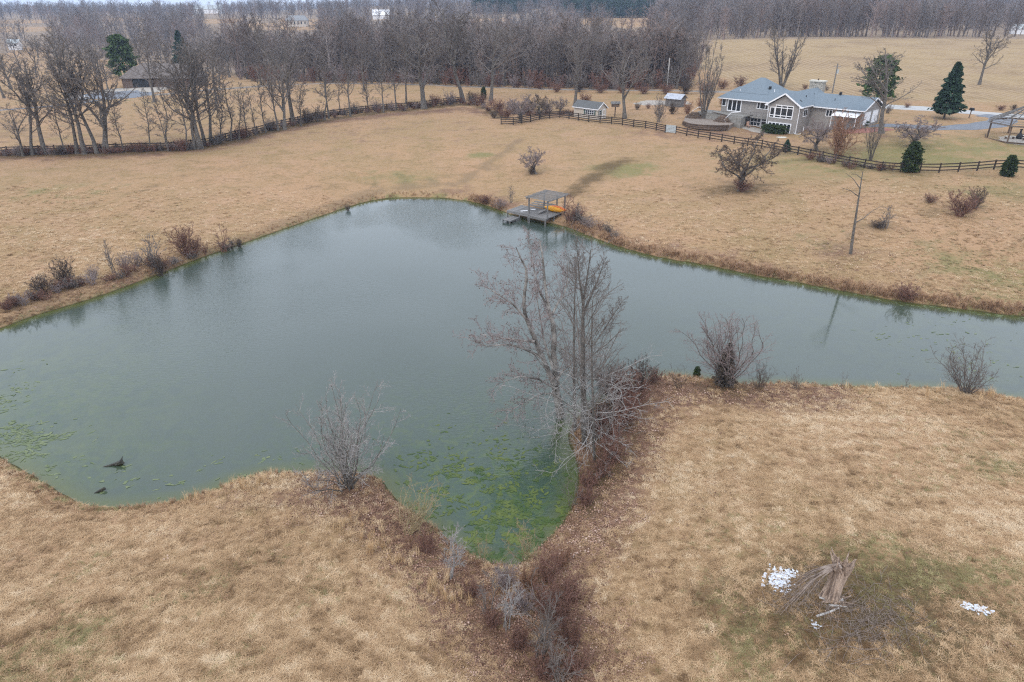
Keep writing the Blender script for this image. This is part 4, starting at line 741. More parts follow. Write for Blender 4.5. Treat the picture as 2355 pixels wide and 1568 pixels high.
M_GRAVEL = mottled('blue_grey_gravel', (.130, .140, .160), (.225, .235, .255), 3.5, .95, .4)
M_PALEGR = mottled('pale_gravel', (.30, .27, .235), (.40, .36, .31), 2.5, .95, .3)
M_BRICKP = mottled('red_brick_paving', (.22, .095, .07), (.33, .155, .12), 5, .9, .3)
M_LITTER = mottled('leaf_covered_soil', (.17, .135, .11), (.30, .25, .21), 3, .95, .4)
M_SILVER = mottled('silver_car_paint', (.42, .43, .44), (.48, .49, .50), 2, .3, 0, .5)
M_RUBBER = mottled('tyre_rubber', (.02, .02, .02), (.03, .03, .03), 4, .8, 0)
M_RED = M_RED
M_PINKW = mottled('pinkish_wood', (.42, .27, .20), (.50, .33, .25), 4)

# ---------------------------------------------------------------- lanes, drive and gravel, draped on the land
def drape(name, pts, w, mat, lift=.04, world=False):
    P = np.array([p if world else G(*p)[:2] for p in pts], float)
    for _ in range(2):
        Q = P[:-1] * .75 + P[1:] * .25; R_ = P[:-1] * .25 + P[1:] * .75; P = np.concatenate([P[:1], np.stack([Q, R_], 1).reshape(-1, 2), P[-1:]])
    s = np.r_[0, np.cumsum(np.linalg.norm(np.diff(P, axis=0), axis=1))]; q = np.arange(0, s[-1], 1.5); P = np.stack([np.interp(q, s, P[:, i]) for i in range(2)], 1)
    T = unit(np.gradient(P, axis=0)); Nn = np.stack([-T[:, 1], T[:, 0]], 1); m = 7; off = np.linspace(-.5, .5, m) * w; wob = 1 + .08 * np.sin(q * .9) + .06 * np.sin(q * .37)
    XY = P[:, None] + Nn[:, None] * (off[None] * wob[:, None])[..., None]; Z = height(XY[..., 0].ravel(), XY[..., 1].ravel()) + lift; Z = Z.reshape(len(P), m); Z[:, 0] -= .05; Z[:, -1] -= .05
    V = np.concatenate([XY, Z[..., None]], -1).reshape(-1, 3); idx = np.arange(len(P) * m).reshape(len(P), m); Fc = np.stack([idx[:-1, :-1], idx[1:, :-1], idx[1:, 1:], idx[:-1, 1:]], -1).reshape(-1, 4)
    return tag(mesh_obj(name, V, Fc[:, ::-1], mat, None, True), kind='structure')
def patch(name, px, py, rx, ry, mat, lift=.05, seed=1, rot=0.0):
    c = G(px, py); g = np.random.default_rng(seed); n = 36; a = np.arange(n) * 6.2832 / n; rr = 1 + .10 * np.sin(a * 3 + seed) + .07 * np.sin(a * 5 + 2 * seed) + g.normal(0, .02, n); rings = [0, .35, .7, 1]
    V = [(c[0], c[1])]; 
    for k in rings[1:]:
        x = np.cos(a) * rx * rr * k; y = np.sin(a) * ry * rr * k; V += list(zip(c[0] + x * math.cos(rot) - y * math.sin(rot), c[1] + x * math.sin(rot) + y * math.cos(rot)))
    V = np.array(V); Z = height(V[:, 0], V[:, 1]) + lift; Z[-n:] -= .07; Fc = [(0, 1 + i, 1 + (i + 1) % n) for i in range(n)]
    for k in range(2): Fc += [(1 + k * n + i, 1 + (k + 1) * n + i, 1 + (k + 1) * n + (i + 1) % n, 1 + k * n + (i + 1) % n) for i in range(n)]
    return tag(mesh_obj(name, np.column_stack([V, Z]), Fc, mat, None, True), kind='structure')
drape('road', [(1880,228),(1985,241),(2060,246),(2150,252),(2250,260),(2354,268),(2480,280)], 5.2, M_CONC, .06)
drape('lane', [(1700,212),(1560,208),(1400,207),(1250,205),(1100,200),(950,194),(800,191),(650,195),(520,204),(420,212),(330,220)], 3.0, M_LANE, .05)
drape('farm_track', [(350,217),(300,222),(240,229),(100,246),(0,253),(-80,262)], 2.6, M_GRAVEL, .06)
drape('driveway', [(2008,288),(2070,290),(2130,294),(2200,294),(2270,289),(2310,279),(2300,270),(2255,264)], 4.6, M_GRAVEL, .07)
patch('gravel_turnaround', 265, 219, 10, 9, M_GRAVEL, .09, 3); patch('gravel_yard', 300, 208, 12, 9, M_PALEGR, .05, 5)
patch('brick_patio', 1985, 300, 4.2, 3.0, M_BRICKP, .08, 7, -.6); patch('gravel_yard', 1520, 236, 7, 5, M_PALEGR, .05, 9); patch('stone_patio', 1745, 300, 4.0, 2.2, M_PALEGR, .06, 11, -.78)
patch('flagstone', 1797, 316, .9, .7, M_CAP, .08, 13)

# ---------------------------------------------------------------- fences
UNIT = MB().box(-.5, .5, -.5, .5, -.5, .5); unit_me = {}
def ubox(name, parent, mat, c, size, rz=0.0, pitch=0.0):
    if mat.name not in unit_me: unit_me[mat.name] = mesh_obj('piece', UNIT.V, UNIT.F, mat, link=False).data
    return inst(name, unit_me[mat.name], parent, c, (0, pitch, rz), size)
def plank(name, parent, mat, a, b, w, h):
    """board from a to b; w across, h high"""
    a = np.asarray(a, float); b = np.asarray(b, float); d = b - a; L = np.linalg.norm(d)
    return ubox(name, parent, mat, (a + b) / 2, (L, w, h), math.atan2(d[1], d[0]), -math.atan2(d[2], math.hypot(d[0], d[1])))
def fence(label, pts, rails, post_h, step=2.45):
    P = np.array([G(*p)[:2] for p in pts]); s = np.r_[0, np.cumsum(np.linalg.norm(np.diff(P, axis=0), axis=1))]; n = max(2, int(round(s[-1] / step))); q = np.linspace(0, s[-1], n + 1)
    X = np.stack([np.interp(q, s, P[:, i]) for i in range(2)], 1); Z = height(X[:, 0], X[:, 1]); e = empty('board_fence', (X[0, 0], X[0, 1], Z[0])); tag(e, label, 'fence', 'dark board fences'); o = np.array((X[0, 0], X[0, 1], Z[0]))
    g = np.random.default_rng(len(pts))
    for i in range(n + 1):
        a = math.atan2(*(X[min(i + 1, n)] - X[max(i - 1, 0)])[::-1]); ubox('post', e, M_FENCE, np.array((X[i, 0], X[i, 1], Z[i] + post_h / 2 - .1)) - o, (.15, .15, post_h + .2), a)
        if i < n:
            if np.hypot(*(X[i + 1] - X[i])) > 4: continue
            nx = unit(np.array((-(X[i + 1] - X[i])[1], (X[i + 1] - X[i])[0]))) * .09
            for h in rails: plank('rail', e, M_FENCE, np.array((*(X[i] - nx), Z[i] + h + g.normal(0, .015))) - o, np.array((*(X[i + 1] - nx), Z[i + 1] + h + g.normal(0, .015))) - o, .04, .15)
    return e
fence('dark three-rail board fence running along the left pasture under the bare trees', FENCE_L, (.38, .80, 1.22), 1.38)
fence('dark four-rail board fence from the shrubby corner past the tan shed to the metal gate', FENCE_R, (.28, .62, .96, 1.28), 1.42)
fence('dark board fence below the blue-roofed house and lawn, right of the metal gate', FENCE_R2, (.38, .80, 1.20), 1.36)
ga, gb2 = G(1530.5, 305.2), G(1552, 307.2); o_ = (ga + gb2) / 2; e = empty('metal_gate', o_); tag(e, 'pale galvanised metal gate in the dark board fence', 'gate')
dirv = (gb2 - ga) / 2
for h in (.18, .42, .66, .90, 1.14, 1.36): plank('bar', e, M_GALV, -dirv + (0, 0, h), dirv + (0, 0, h), .05, .10)
for q in (-1, 1): ubox('upright', e, M_GALV, dirv * q + np.array((0, 0, .77)), (.07, .07, 1.3), math.atan2(dirv[1], dirv[0]))
plank('sheet', e, M_GALV, -dirv + (0, .03, .75), dirv + (0, .03, .75), .012, 1.1)

# ---------------------------------------------------------------- the blue-roofed house
HX, HZ = (47.2, 131.8), 3.6
house = empty('ranch_house', (HX[0], HX[1], HZ), math.radians(-45)); tag(house, 'long taupe house with blue-grey roofs, white windows and a stone chimney', 'house')
def boxpart(name, mat, parent, *b): return MB().box(*b).build(name, mat, parent)
m = MB().box(-10.8, .2, 2.4, 11, -1.0, 4.82).box(5.85, 15.0, 5.2, 13.8, -1, 4.55)
m.build('wall', M_SIDING, house)
m = MB(); F_ = [(.25, 0), (5.85, 0), (5.85, 13), (.25, 13)]
m.add([(.25,0,-1),(5.85,0,-1),(5.85,0,4.8),(3.05,0,6.62),(.25,0,4.8),(.25,13,-1),(5.85,13,-1),(5.85,13,4.8),(3.05,13,6.62),(.25,13,4.8)], [(0,1,2,3,4),(9,8,7,6,5),(1,6,7,2),(5,0,4,9),(2,7,8,3),(3,8,9,4),(0,5,6,1)]); m.build('gable_wall', M_SIDING, house)
MB().add([(15.0,5.2,4.5),(15.0,13.8,4.5),(15.0,9.5,6.25),(14.8,5.2,4.5),(14.8,13.8,4.5),(14.8,9.5,6.25)], [(0,1,2),(5,4,3),(0,3,4,1),(1,4,5,2),(2,5,3,0)]).build('end_gable_wall', M_SIDING, house)
def roof(name, polys):
    m = MB()
    for p in polys: m.slab(p, .14)
    return m.build(name, M_ROOF, house)
roof('front_gable_roof', [[(-.25,-.45,4.86),(3.05,-.45,6.95),(3.05,13.2,6.95),(-.25,13.2,4.86)], [(3.05,-.45,6.952),(6.35,-.45,4.862),(6.35,13.2,4.862),(3.05,13.2,6.952)]])
roof('main_roof', [[(-11.5,1.85,4.92),(3.0,1.85,4.92),(3.0,6.5,6.72),(-9.6,6.5,6.72)], [(-9.6,6.5,6.722),(3.0,6.5,6.722),(3.0,11.4,4.90),(-11.5,11.4,4.90)], [(-11.5,1.85,4.918),(-9.6,6.5,6.718),(-11.5,11.4,4.90)]])
roof('wing_roof', [[(6.0,4.6,4.62),(15.5,4.6,4.62),(15.5,9.5,6.42),(4.2,9.5,6.42)], [(4.2,9.5,6.422),(15.5,9.5,6.422),(15.5,14.4,4.60),(6.0,14.4,4.60)]])
roof('rear_hip_roof', [[(-10.2,4.2,5.9),(-2.4,4.2,5.9),(-5.7,8.8,8.4),(-6.6,8.8,8.4)], [(-2.4,4.2,5.902),(-2.4,13.4,5.9),(-5.7,8.8,8.402)], [(-10.2,13.4,5.9),(-10.2,4.2,5.898),(-6.6,8.8,8.398)], [(-2.4,13.4,5.9),(-10.2,13.4,5.9),(-6.6,8.8,8.40),(-5.7,8.8,8.40)]])
tr = MB(); 
tr.bar((-.30,-.50,4.76),(3.05,-.50,6.86), .06, .24).bar((3.05,-.50,6.86),(6.40,-.50,4.76), .06, .24); tr.bar((-11.5,1.80,4.80),(-.3,1.80,4.80), .06, .18).bar((6.38,4.56,4.50),(15.5,4.56,4.50), .06, .18).bar((6.42,-.45,4.74),(6.42,4.5,4.74), .06, .18)
tr.bar((15.55,4.55,4.52),(15.55,9.5,6.32), .06, .2).bar((15.55,9.5,6.32),(15.55,14.4,4.50), .06, .2); tr.box(-.5,.1,-.55,.1,4.62,4.78); tr.box(6.0,6.6,-.55,.1,4.62,4.78); tr.build('fascia', M_WHITE, house)
for s_, t_ in ((.15, -.08), (5.95, -.08)): MB().tube([(s_, t_, 4.7), (s_, t_ - .02, .3)], .055, 6).build('downspout', M_WHITE, house)
ch = MB().box(1.3, 3.9, 13.3, 14.6, 3, 7.9).build('chimney', M_STONE, house); MB().box(1.15, 4.05, 13.15, 14.75, 7.9, 8.15).build('cap', M_CAP, ch); MB().tube([(2.6, 13.9, 8.15), (2.6, 13.9, 8.45)], .14, 8).build('flue', M_TIMBER, ch)
def window(s0, s1, z0, z1, t_, cols, rows=None, name='window', fw=.11, mx=None):
    """white frame with dark panes on a wall facing -y; cols: pane column widths; rows: pane row heights"""
    cols = cols if isinstance(cols, list) else [1] * cols; rows = rows or [1]; W = s1 - s0; Hh = z1 - z0; cw = (W - fw * (len(cols) + 1)) / sum(cols); rh = (Hh - fw * (len(rows) + 1)) / sum(rows)
    m = MB(); x = s0; panes = []
    for i in range(len(cols) + 1):
        m.box(x, x + fw, t_ - .07, t_ + .02, z0, z1); x += fw
        if i < len(cols):
            z = z0
            for j in range(len(rows) + 1):
                m.box(x, x + cols[i] * cw, t_ - .062, t_ + .02, z, z + fw); z += fw
                if j < len(rows): panes.append((x, x + cols[i] * cw, z, z + rows[j] * rh)); z += rows[j] * rh
            x += cols[i] * cw
    w = m.build(name, M_WHITE, house)
    for a, b, c, d in panes: MB().box(a, b, t_ - .03, t_ - .005, c, d).build('pane', M_GLASS, w)
    return w
window(-10.75, -9.85, 3.35, 4.70, 2.4, 1); window(-9.5, -6.55, 2.50, 4.72, 2.4, 3, None, 'french_door', .18); window(-3.4, -1.1, 3.45, 4.68, 2.4, [.6, 1.3, .6])
window(1.42, 4.85, 2.55, 4.85, 0, 3, [.30, 1.35, .30], fw=.14); window(.45, 1.40, 2.55, 4.40, 0, 1, [.30, 1.2], fw=.12); window(.45, 4.9, .10, 1.80, 0, [1, 1, 1, 1, 1, 1], None, fw=.15)
window(-4.3, -2.15, .30, 1.80, 2.4, 3, [1, 1], fw=.12); window(-2.1, -.95, -.2, 1.85, 2.4, 1, [1.0, 1.0, .5], 'door', .16)
sw = MB().box(5.83, 5.91, 1.9, 3.6, 2.9, 4.2).build('side_window', M_WHITE, house); MB().box(5.90, 5.925, 2.05, 2.7, 3.05, 4.05).build('pane', M_GLASS, sw); MB().box(5.90, 5.925, 2.85, 3.45, 3.05, 4.05).build('pane', M_GLASS, sw)
window(8.6, 9.8, 3.0, 4.2, 5.2, 2)
gd_ = MB().box(15.0, 15.06, 6.2, 9.0, 2.0, 4.1).build('garage_door', M_WHITE, house); MB().box(15.0, 15.06, 10.0, 12.6, 2.0, 4.1).build('garage_door', M_WHITE, house)
cn = MB().slab([(10.4,5.18,4.15),(14.8,5.18,4.15),(14.8,3.1,3.55),(10.4,3.1,3.55)], .06).build('awning', M_WHITE, house)
for s_ in (10.5, 12.6, 14.7): MB().tube([(s_, 3.2, 3.5), (s_, 3.2, 1.3)], .05, 6).build('post', M_WHITE, cn)
for s_, t_, z_ in ((-3.2, 6.3, 6.72), (9.0, 9.3, 6.40)): MB().box(s_ - .2, s_ + .2, t_ - .2, t_ + .2, z_, z_ + .45).build('roof_vent', M_BLACK, house)
for s_, t_, z_ in ((-8.4, 4.6, 6.0), (-1.9, 5.6, 6.4)): MB().tube([(s_, t_, z_ - .1), (s_, t_, z_ + .42)], .07, 7).build('vent_pipe', M_WHITE, house)
for s_, t_, z_ in ((4.6, 5.0, 5.98), (9.0, 7.2, 5.6)): MB().tube([(s_, t_, z_ - .1), (s_, t_, z_ + .32)], .07, 7).build('vent_pipe', M_BLACK, house)
MB().slab([(4.9,1.6,5.82),(5.3,1.6,5.57),(5.3,2.0,5.57),(4.9,2.0,5.82)], .06).build('skylight', M_BLACK, house)
MB().tube([(5.6, -.12, .35), (6.1, -.3, .2), (6.8, -.3, .25), (7.3, -.2, .9), (7.3, -.1, 1.6)], .045, 6).build('drain_pipe', M_WHITE, house)

# deck, stairs and terrace beside the house
def hs(s, t_, z): return np.array((HX[0] + .7071 * (s + t_), HX[1] + .7071 * (t_ - s), HZ + z))
deck = empty('house_deck', (HX[0], HX[1], HZ), math.radians(-45)); tag(deck, 'raised grey wooden deck along the left front of the blue-roofed house', 'deck')
MB().box(-13.8, -3.9, -1.2, 2.36, 2.16, 2.32).build('platform', M_DECKW, deck); MB().box(-13.8, -6.9, -1.16, -1.08, .9, 2.14).build('skirt', M_DECKW, deck); MB().box(-3.85, -.02, 1.0, 2.36, 2.0, 2.14).build('balcony', M_DECKW, deck)
MB().box(-6.85, -4.0, -1.9, -.3, .0, 2.15).build('stair_block', M_DECKW, deck); MB().box(-9.4, -8.8, -1.2, -1.05, 1.0, 1.55).build('vent', M_BLACK, deck)
for k in range(4): MB().bar((-3.8 + k * 1.25, 1.05, 2.14), (-3.8 + k * 1.25, 1.05, 2.95), .06).build('railing_post', M_GREYWOOD, deck)
MB().bar((-3.85, 1.05, 2.95), (-.05, 1.05, 2.95), .06).build('handrail', M_GREYWOOD, deck); MB().bar((-10.6, -1.25, 2.5), (-7.0, -1.3, 2.2), .12).build('bench_rail', M_TIMBER, deck)
MB().tube([(-4.6, -1.2, 3.1), (-6.4, -1.6, 2.8), (-7.1, -2.6, 1.6), (-6.3, -3.0, .9)], .05, 6).build('white_handrail', M_WHITE, deck); MB().tube([(-12.0, -.6, 3.2), (-14.2, -.4, 3.0), (-15.2, -.8, 2.2)], .05, 6).build('white_handrail', M_WHITE, deck)
terr_px = [(1571,279),(1580,283),(1590,285.5),(1605,287.3),(1620,288.3),(1640,289),(1655,289.2),(1676,288.5)]
TW = [at_z(x, y, 4.7) for x, y in terr_px]; TB = [hs(-6, .5, 1.35), hs(-14, .5, 1.35), hs(-17, 0, 1.35)]
MB().slab([tuple(p) for p in TW] + [(p[0], p[1], 4.75) for p in TB], 1.2).build('terrace_ground', M_LITTER); tag(bpy.data.objects['terrace_ground'], kind='structure')
rw = empty('retaining_wall', TW[3]); tag(rw, 'curved brown timber retaining wall below the deck terrace', 'wall')
for c_ in range(3):
    for i in range(len(TW) - 1):
        out = np.array((-.35, -.6, 0)) * .22 * (3 - c_) ; plank('timber', rw, M_TIMBER, TW[i] - TW[3] + out + (0, 0, -.52 + .27 * c_), TW[i + 1] - TW[3] + out + (0, 0, -.52 + .27 * c_), .22, .22)
for nm_, lab, (cs, ct), sgn in (('timber_steps', 'half-round brown timber steps at the left end of the house deck', (-14.2, -1.2), 1), ('timber_steps', 'half-round brown timber steps at the right end of the deck terrace', (-7.7, -1.6), -1)):
    st = empty(nm_, hs(cs, ct, .8), math.radians(-45)); tag(st, lab, 'steps')
    for k in range(4):
        R_ = 2.0 - .38 * k; m = MB(); n = 10; a = [math.pi + math.pi * i / n for i in range(n + 1)]; m.slab([(R_ * math.cos(q), R_ * math.sin(q), .4 + .32 * k) for q in a], .30); m.build('step', M_TIMBER, st)
ch_ = empty('garden_chair', hs(-3.4, .2, .15), .4); tag(ch_, 'small reddish wooden chair by the lower door of the house', 'chair')
MB().box(-.3, .3, -.3, .3, .42, .50).build('seat', M_PINKW, ch_); MB().box(-.3, .3, .26, .34, .5, 1.15).build('backrest', M_PINKW, ch_)
for x_ in (-.25, .25):
    for y_ in (-.25, .25): MB().box(x_ - .04, x_ + .04, y_ - .04, y_ + .04, 0, .42).build('leg', M_PINKW, ch_)
V, Fc = foliage(41, 1.5, lambda q: 1.0, 3600, .2, .2, 0, .2); V[:, 0] *= 2.0; V[:, 1] *= .8; hz_ = empty('clipped_hedge', hs(2.3, -1.0, -.05), math.radians(-45)); tag(hz_, 'dark green clipped hedge in front of the lower windows', 'hedge'); mesh_obj('leaves', V, Fc, M_ARBOR, hz_)

# ---------------------------------------------------------------- shed
shed = empty('garden_shed', (17.1, 142.2, 4.15), math.radians(-45)); tag(shed, 'small cream shed with grey roof and white windows behind the fence', 'shed')
MB().add([(-6.2,0,-.4),(0,0,-.4),(0,2.8,-.4),(-6.2,2.8,-.4),(-6.2,0,2.0),(0,0,2.0),(0,2.8,2.0),(-6.2,2.8,2.0),(0,1.4,3.0),(-6.2,1.4,3.0)], [(0,1,5,4),(1,2,6,8,5),(2,3,7,6),(3,0,4,9,7),(4,5,8,9),(6,7,9,8)]).build('wall', M_TANSHED, shed)
MB().slab([(-6.5,-.3,1.95),(.25,-.3,1.95),(.25,1.4,3.16),(-6.5,1.4,3.16)], .1).slab([(-6.5,1.4,3.162),(.25,1.4,3.162),(.25,3.1,1.95),(-6.5,3.1,1.95)], .1).build('roof', M_SHEDROOF, shed)
MB().bar((.28,-.3,1.88),(.28,1.4,3.08), .05, .16).bar((.28,1.4,3.08),(.28,3.1,1.88), .05, .16).bar((-6.5,-.33,1.86),(.28,-.33,1.86), .05, .14).build('fascia', M_WHITE, shed)
m = MB(); m.box(-3.2, -.9, -.06, 0, .75, 1.65); w_ = m.build('window', M_WHITE, shed)
for i in range(4):
    for j in range(2): MB().box(-3.1 + i * .55, -2.65 + i * .55, -.085, -.062, .82 + j * .40, 1.16 + j * .40).build('pane', M_GLASS, w_)
MB().box(-3.55, -3.25, -.05, 0, .75, 1.65).build('shutter', M_GREENSHUT, shed); MB().box(-.85, -.55, -.05, 0, .75, 1.65).build('shutter', M_GREENSHUT, shed)
w_ = MB().box(0, .06, .45, 1.0, .8, 1.65).build('window', M_WHITE, shed)
for j in range(2): MB().box(.062, .08, .52, .93, .86 + j * .39, 1.20 + j * .39).build('pane', M_GLASS, w_)
MB().box(0, .05, .25, .42, .8, 1.65).build('shutter', M_GREENSHUT, shed); MB().box(0, .05, 1.03, 1.2, .8, 1.65).build('shutter', M_GREENSHUT, shed)
d_ = MB().box(0, .06, 1.5, 2.4, -.1, 1.85).build('door', M_WHITE, shed); MB().box(.062, .09, 1.62, 2.28, .85, 1.72).build('panel', M_TANSHED, d_); MB().box(.062, .09, 1.62, 2.28, .05, .72).build('panel', M_TANSHED, d_)
bh = empty('birdhouse', G(1413, 268)); tag(bh, 'dark weathered birdhouse box on a post right of the tan shed', 'birdhouse')
MB().tube([(0, 0, -.2), (.05, 0, 1.9)], .12, 7).build('post', M_TIMBER, bh); MB().box(-.75, .75, -.5, .5, 1.9, 2.55).build('box', M_TIMBER, bh); MB().slab([(-.95,-.65,2.55),(.95,-.65,2.55),(.95,0,2.95),(-.95,0,2.95)], .07).slab([(-.95,0,2.952),(.95,0,2.952),(.95,.65,2.55),(-.95,.65,2.55)], .07).build('roof', M_GREYWOOD, bh)
ts = empty('tin_shed', G(1552, 244), math.radians(-40)); tag(ts, 'small open shed with a shiny tin roof in the brush behind the fence', 'shed')
MB().box(-1.8, 1.8, -1.3, 1.3, 0, 1.7).build('wall', M_GREYWOOD, ts); MB().slab([(-2.1,-1.7,1.65),(2.1,-1.7,1.65),(2.1,0,2.6),(-2.1,0,2.6)], .06).slab([(-2.1,0,2.602),(2.1,0,2.602),(2.1,1.7,1.65),(-2.1,1.7,1.65)], .06).build('roof', M_TIN, ts)

# ---------------------------------------------------------------- dock with pergola
dk = empty('fishing_dock', (-.7, 86.8, .95), math.atan2(-.6, .8)); tag(dk, 'weathered grey wooden dock on posts with a pergola at the far shore', 'dock')
n = 24
for i in range(n):
    x0 = 6.4 * i / n; y0 = 0 if x0 < 3.5 else -.28; ubox('plank', dk, M_GREYWOOD, (x0 + .125, (y0 + 3.3) / 2, -.03 + rnd.uniform(-.008, .008)), (.245, 3.3 - y0, .06))
for y_, x0, x1 in ((.03, 0, 3.5), (-.25, 3.5, 6.4), (1.6, 0, 6.4), (3.25, 0, 6.4)): ubox('joist', dk, M_GREYWOOD, ((x0 + x1) / 2, y_, -.17), (x1 - x0, .08, .2))
for x_, y_ in ((.1, .1), (2.0, .1), (3.35, .1), (3.75, -.2), (6.2, -.2), (6.3, 1.6), (6.3, 3.1), (.1, 1.8), (3.4, 1.8)): MB().tube([(x_, y_, -.2), (x_, y_, -2.2)], .085, 7).build('pile', M_GREYWOOD, dk)
PZ = 2.05
for x_, y_ in ((3.2, .5), (6.3, .1), (3.2, 3.9), (6.4, 3.9), (5.2, 3.9)): ubox('pergola_post', dk, M_GREYWOOD, (x_, y_, PZ / 2 - .1), (.14, .14, PZ + .2))
for x_ in (3.2, 6.35): ubox('beam', dk, M_GREYWOOD, (x_, 2.2, PZ + .06), (.09, 4.6, .17))
for i in range(13): ubox('slat', dk, M_GREYWOOD, (4.8 + rnd.uniform(-.03, .03), .05 + i * .37, PZ + .18), (3.9, .15, .05), rnd.uniform(-.012, .012))
for k, (x0, x1) in enumerate(((1.0, 4.2), (1.2, 4.4), (1.4, 4.6))): ubox('step', dk, M_GREYWOOD, ((x0 + x1) / 2, 3.55 + k * .42, .18 + k * .16), (x1 - x0, .38, .08))
for i in range(5): ubox('platform_plank', dk, M_GREYWOOD, (1.0 + i * .25, -1.05, -.58), (.24, 2.1, .05))
for x_ in (.95, 2.05):
    ubox('platform_beam', dk, M_GREYWOOD, (x_, -1.05, -.68), (.08, 2.1, .14))
    for y_ in (-2.0, -.1): MB().tube([(x_, y_, -.6), (x_, y_, -2.0)], .07, 7).build('pile', M_GREYWOOD, dk)
ubox('bench', dk, M_GREYWOOD, (4.4, 1.7, .25), (.35, 1.7, .06)); ubox('bench', dk, M_GREYWOOD, (4.4, 1.7, .1), (.1, 1.4, .22))
def kayak(name, label, c, rz, L, mat, mat2, tilt):
    e = empty(name, c, rz); tag(e, label, 'kayak'); N_ = 13; V = []; Fc = []; k = 10
    for i in range(N_):
        q = i / (N_ - 1) * 2 - 1; w = .36 * max(.02, (1 - abs(q) ** 2.4)); h = .30 * max(.05, (1 - abs(q) ** 3.2)); zc = .10 * q * q
        for j in range(k): a = j * 6.2832 / k; V.append((q * L / 2, math.cos(a) * w, zc + math.sin(a) * h * (.55 if math.sin(a) > 0 else 1)))
    for i in range(N_ - 1): Fc += [(i * k + j, i * k + (j + 1) % k, (i + 1) * k + (j + 1) % k, (i + 1) * k + j) for j in range(k)]
    Fc += [tuple(range(k - 1, -1, -1)), tuple(range((N_ - 1) * k, N_ * k))]; h_ = mesh_obj('hull', V, Fc, mat, e, True); h_.rotation_euler = (tilt, 0, 0)
    m = MB(); m.slab([(.45 * math.cos(a), .24 * math.sin(a), .175) for a in np.linspace(0, 6.2832, 13)[:-1]], .03); s_ = m.build('cockpit', mat2, e); s_.rotation_euler = (tilt, 0, 0); return e
kc = np.array((-.7, 86.8)) + np.array((.8, -.6)) * 5.3 + np.array((.6, .8)) * 3.0
kayak('yellow_kayak', 'bright yellow kayak lying on its side on the dock', (kc[0], kc[1], 1.35), math.atan2(-.66, .75), 3.3, M_YELLOW, M_BLACK, math.radians(-75))
kc2 = kc + np.array((.55, .35)); kayak('orange_kayak', 'orange kayak mostly hidden behind the yellow one on the dock', (kc2[0], kc2[1], 1.32), math.atan2(-.66, .75), 2.9, M_ORANGE, M_BLACK, math.radians(-80))
for x_, y_, L_, lab in ((2.0, 1.1, 1.0, 'longer white paddle lying on the left half of the dock'), (2.6, 2.3, .6, 'short white board lying near the dock steps')):
    q = np.array((-.7, 86.8)) + np.array((.8, -.6)) * x_ + np.array((.6, .8)) * y_; e = empty('paddle', (q[0], q[1], .97), .35); tag(e, lab, 'paddle'); MB().box(-L_ / 2, L_ / 2, -.1, .1, 0, .03).build('blade', M_WHITE, e); MB().bar((L_ / 2, 0, .03), (L_ / 2 + .8, .0, .03), .035).build('shaft', M_GREYWOOD, e)

# ---------------------------------------------------------------- gazebo frame at the right edge
gc = G(2349, 322); gz_ = empty('gazebo', gc, .2); tag(gz_, 'open grey slatted gazebo frame with a pointed roof at the right edge', 'gazebo')
R_ = 5.3; EV, AP = 2.6, 5.6; cor = [np.array((R_ * math.cos(k * math.pi / 4 + .39), R_ * math.sin(k * math.pi / 4 + .39), 0)) for k in range(8)]
MB().slab([tuple(c * 1.02 + np.array((0, 0, .12))) for c in cor], .3).build('floor', M_PALEGR, gz_)
for k in range(8):
    c, d = cor[k], cor[(k + 1) % 8]; ubox('post', gz_, M_TIMBER, (c[0] * .97, c[1] * .97, EV / 2), (.18, .18, EV + .1), math.atan2(c[1], c[0])); ap = np.array((0, 0, AP))
    plank('rafter', gz_, M_GREYWOOD, c * 1.06 + (0, 0, EV + .1), ap + (0, 0, .05), .10, .14); plank('rafter', gz_, M_GREYWOOD, (c + d) / 2 * 1.06 + (0, 0, EV + .1), ap + (0, 0, .05), .08, .12)
    plank('header', gz_, M_TIMBER, c + (0, 0, EV), d + (0, 0, EV), .1, .2); plank('sill', gz_, M_TIMBER, c * 1.03 + (0, 0, .2), d * 1.03 + (0, 0, .2), .12, .16)
    for j in range(9):
        q = j / 10; plank('slat', gz_, M_GREYWOOD, c * (1.04 - q) + (0, 0, EV + (AP - EV) * q), d * (1.04 - q) + (0, 0, EV + (AP - EV) * q), .12, .05)
for k, (x_, y_, lab) in enumerate(((-1.8, .4, 'pale slab bench in the gazebo, left one'), (.1, -.9, 'pale slab bench in the gazebo, front one'), (1.2, 1.2, 'pale slab bench in the gazebo, right rear one'))):
    e = empty('garden_bench', (gc[0] + x_, gc[1] + y_, gc[2] + .12), .3 * k); tag(e, lab, 'bench'); MB().box(-.8, .8, -.22, .22, .38, .46).build('seat', M_CAP, e)
    for q in (-.6, .6): MB().box(q - .08, q + .08, -.18, .18, 0, .38).build('leg', M_TIMBER, e)
e = empty('fire_pit', (gc[0] - .2, gc[1] + .5, gc[2] + .12)); tag(e, 'dark iron fire pit with a chimney between the gazebo benches', 'fire pit'); MB().tube([(0, 0, 0), (0, 0, .2), (0, 0, .55), (0, 0, .9), (0, 0, 1.4)], [.4, .5, .42, .16, .14], 10).build('bowl', M_BLACK, e); MB().tube([(0, 0, 1.4), (0, 0, 1.5)], .22, 8).build('cap', M_BLACK, e)

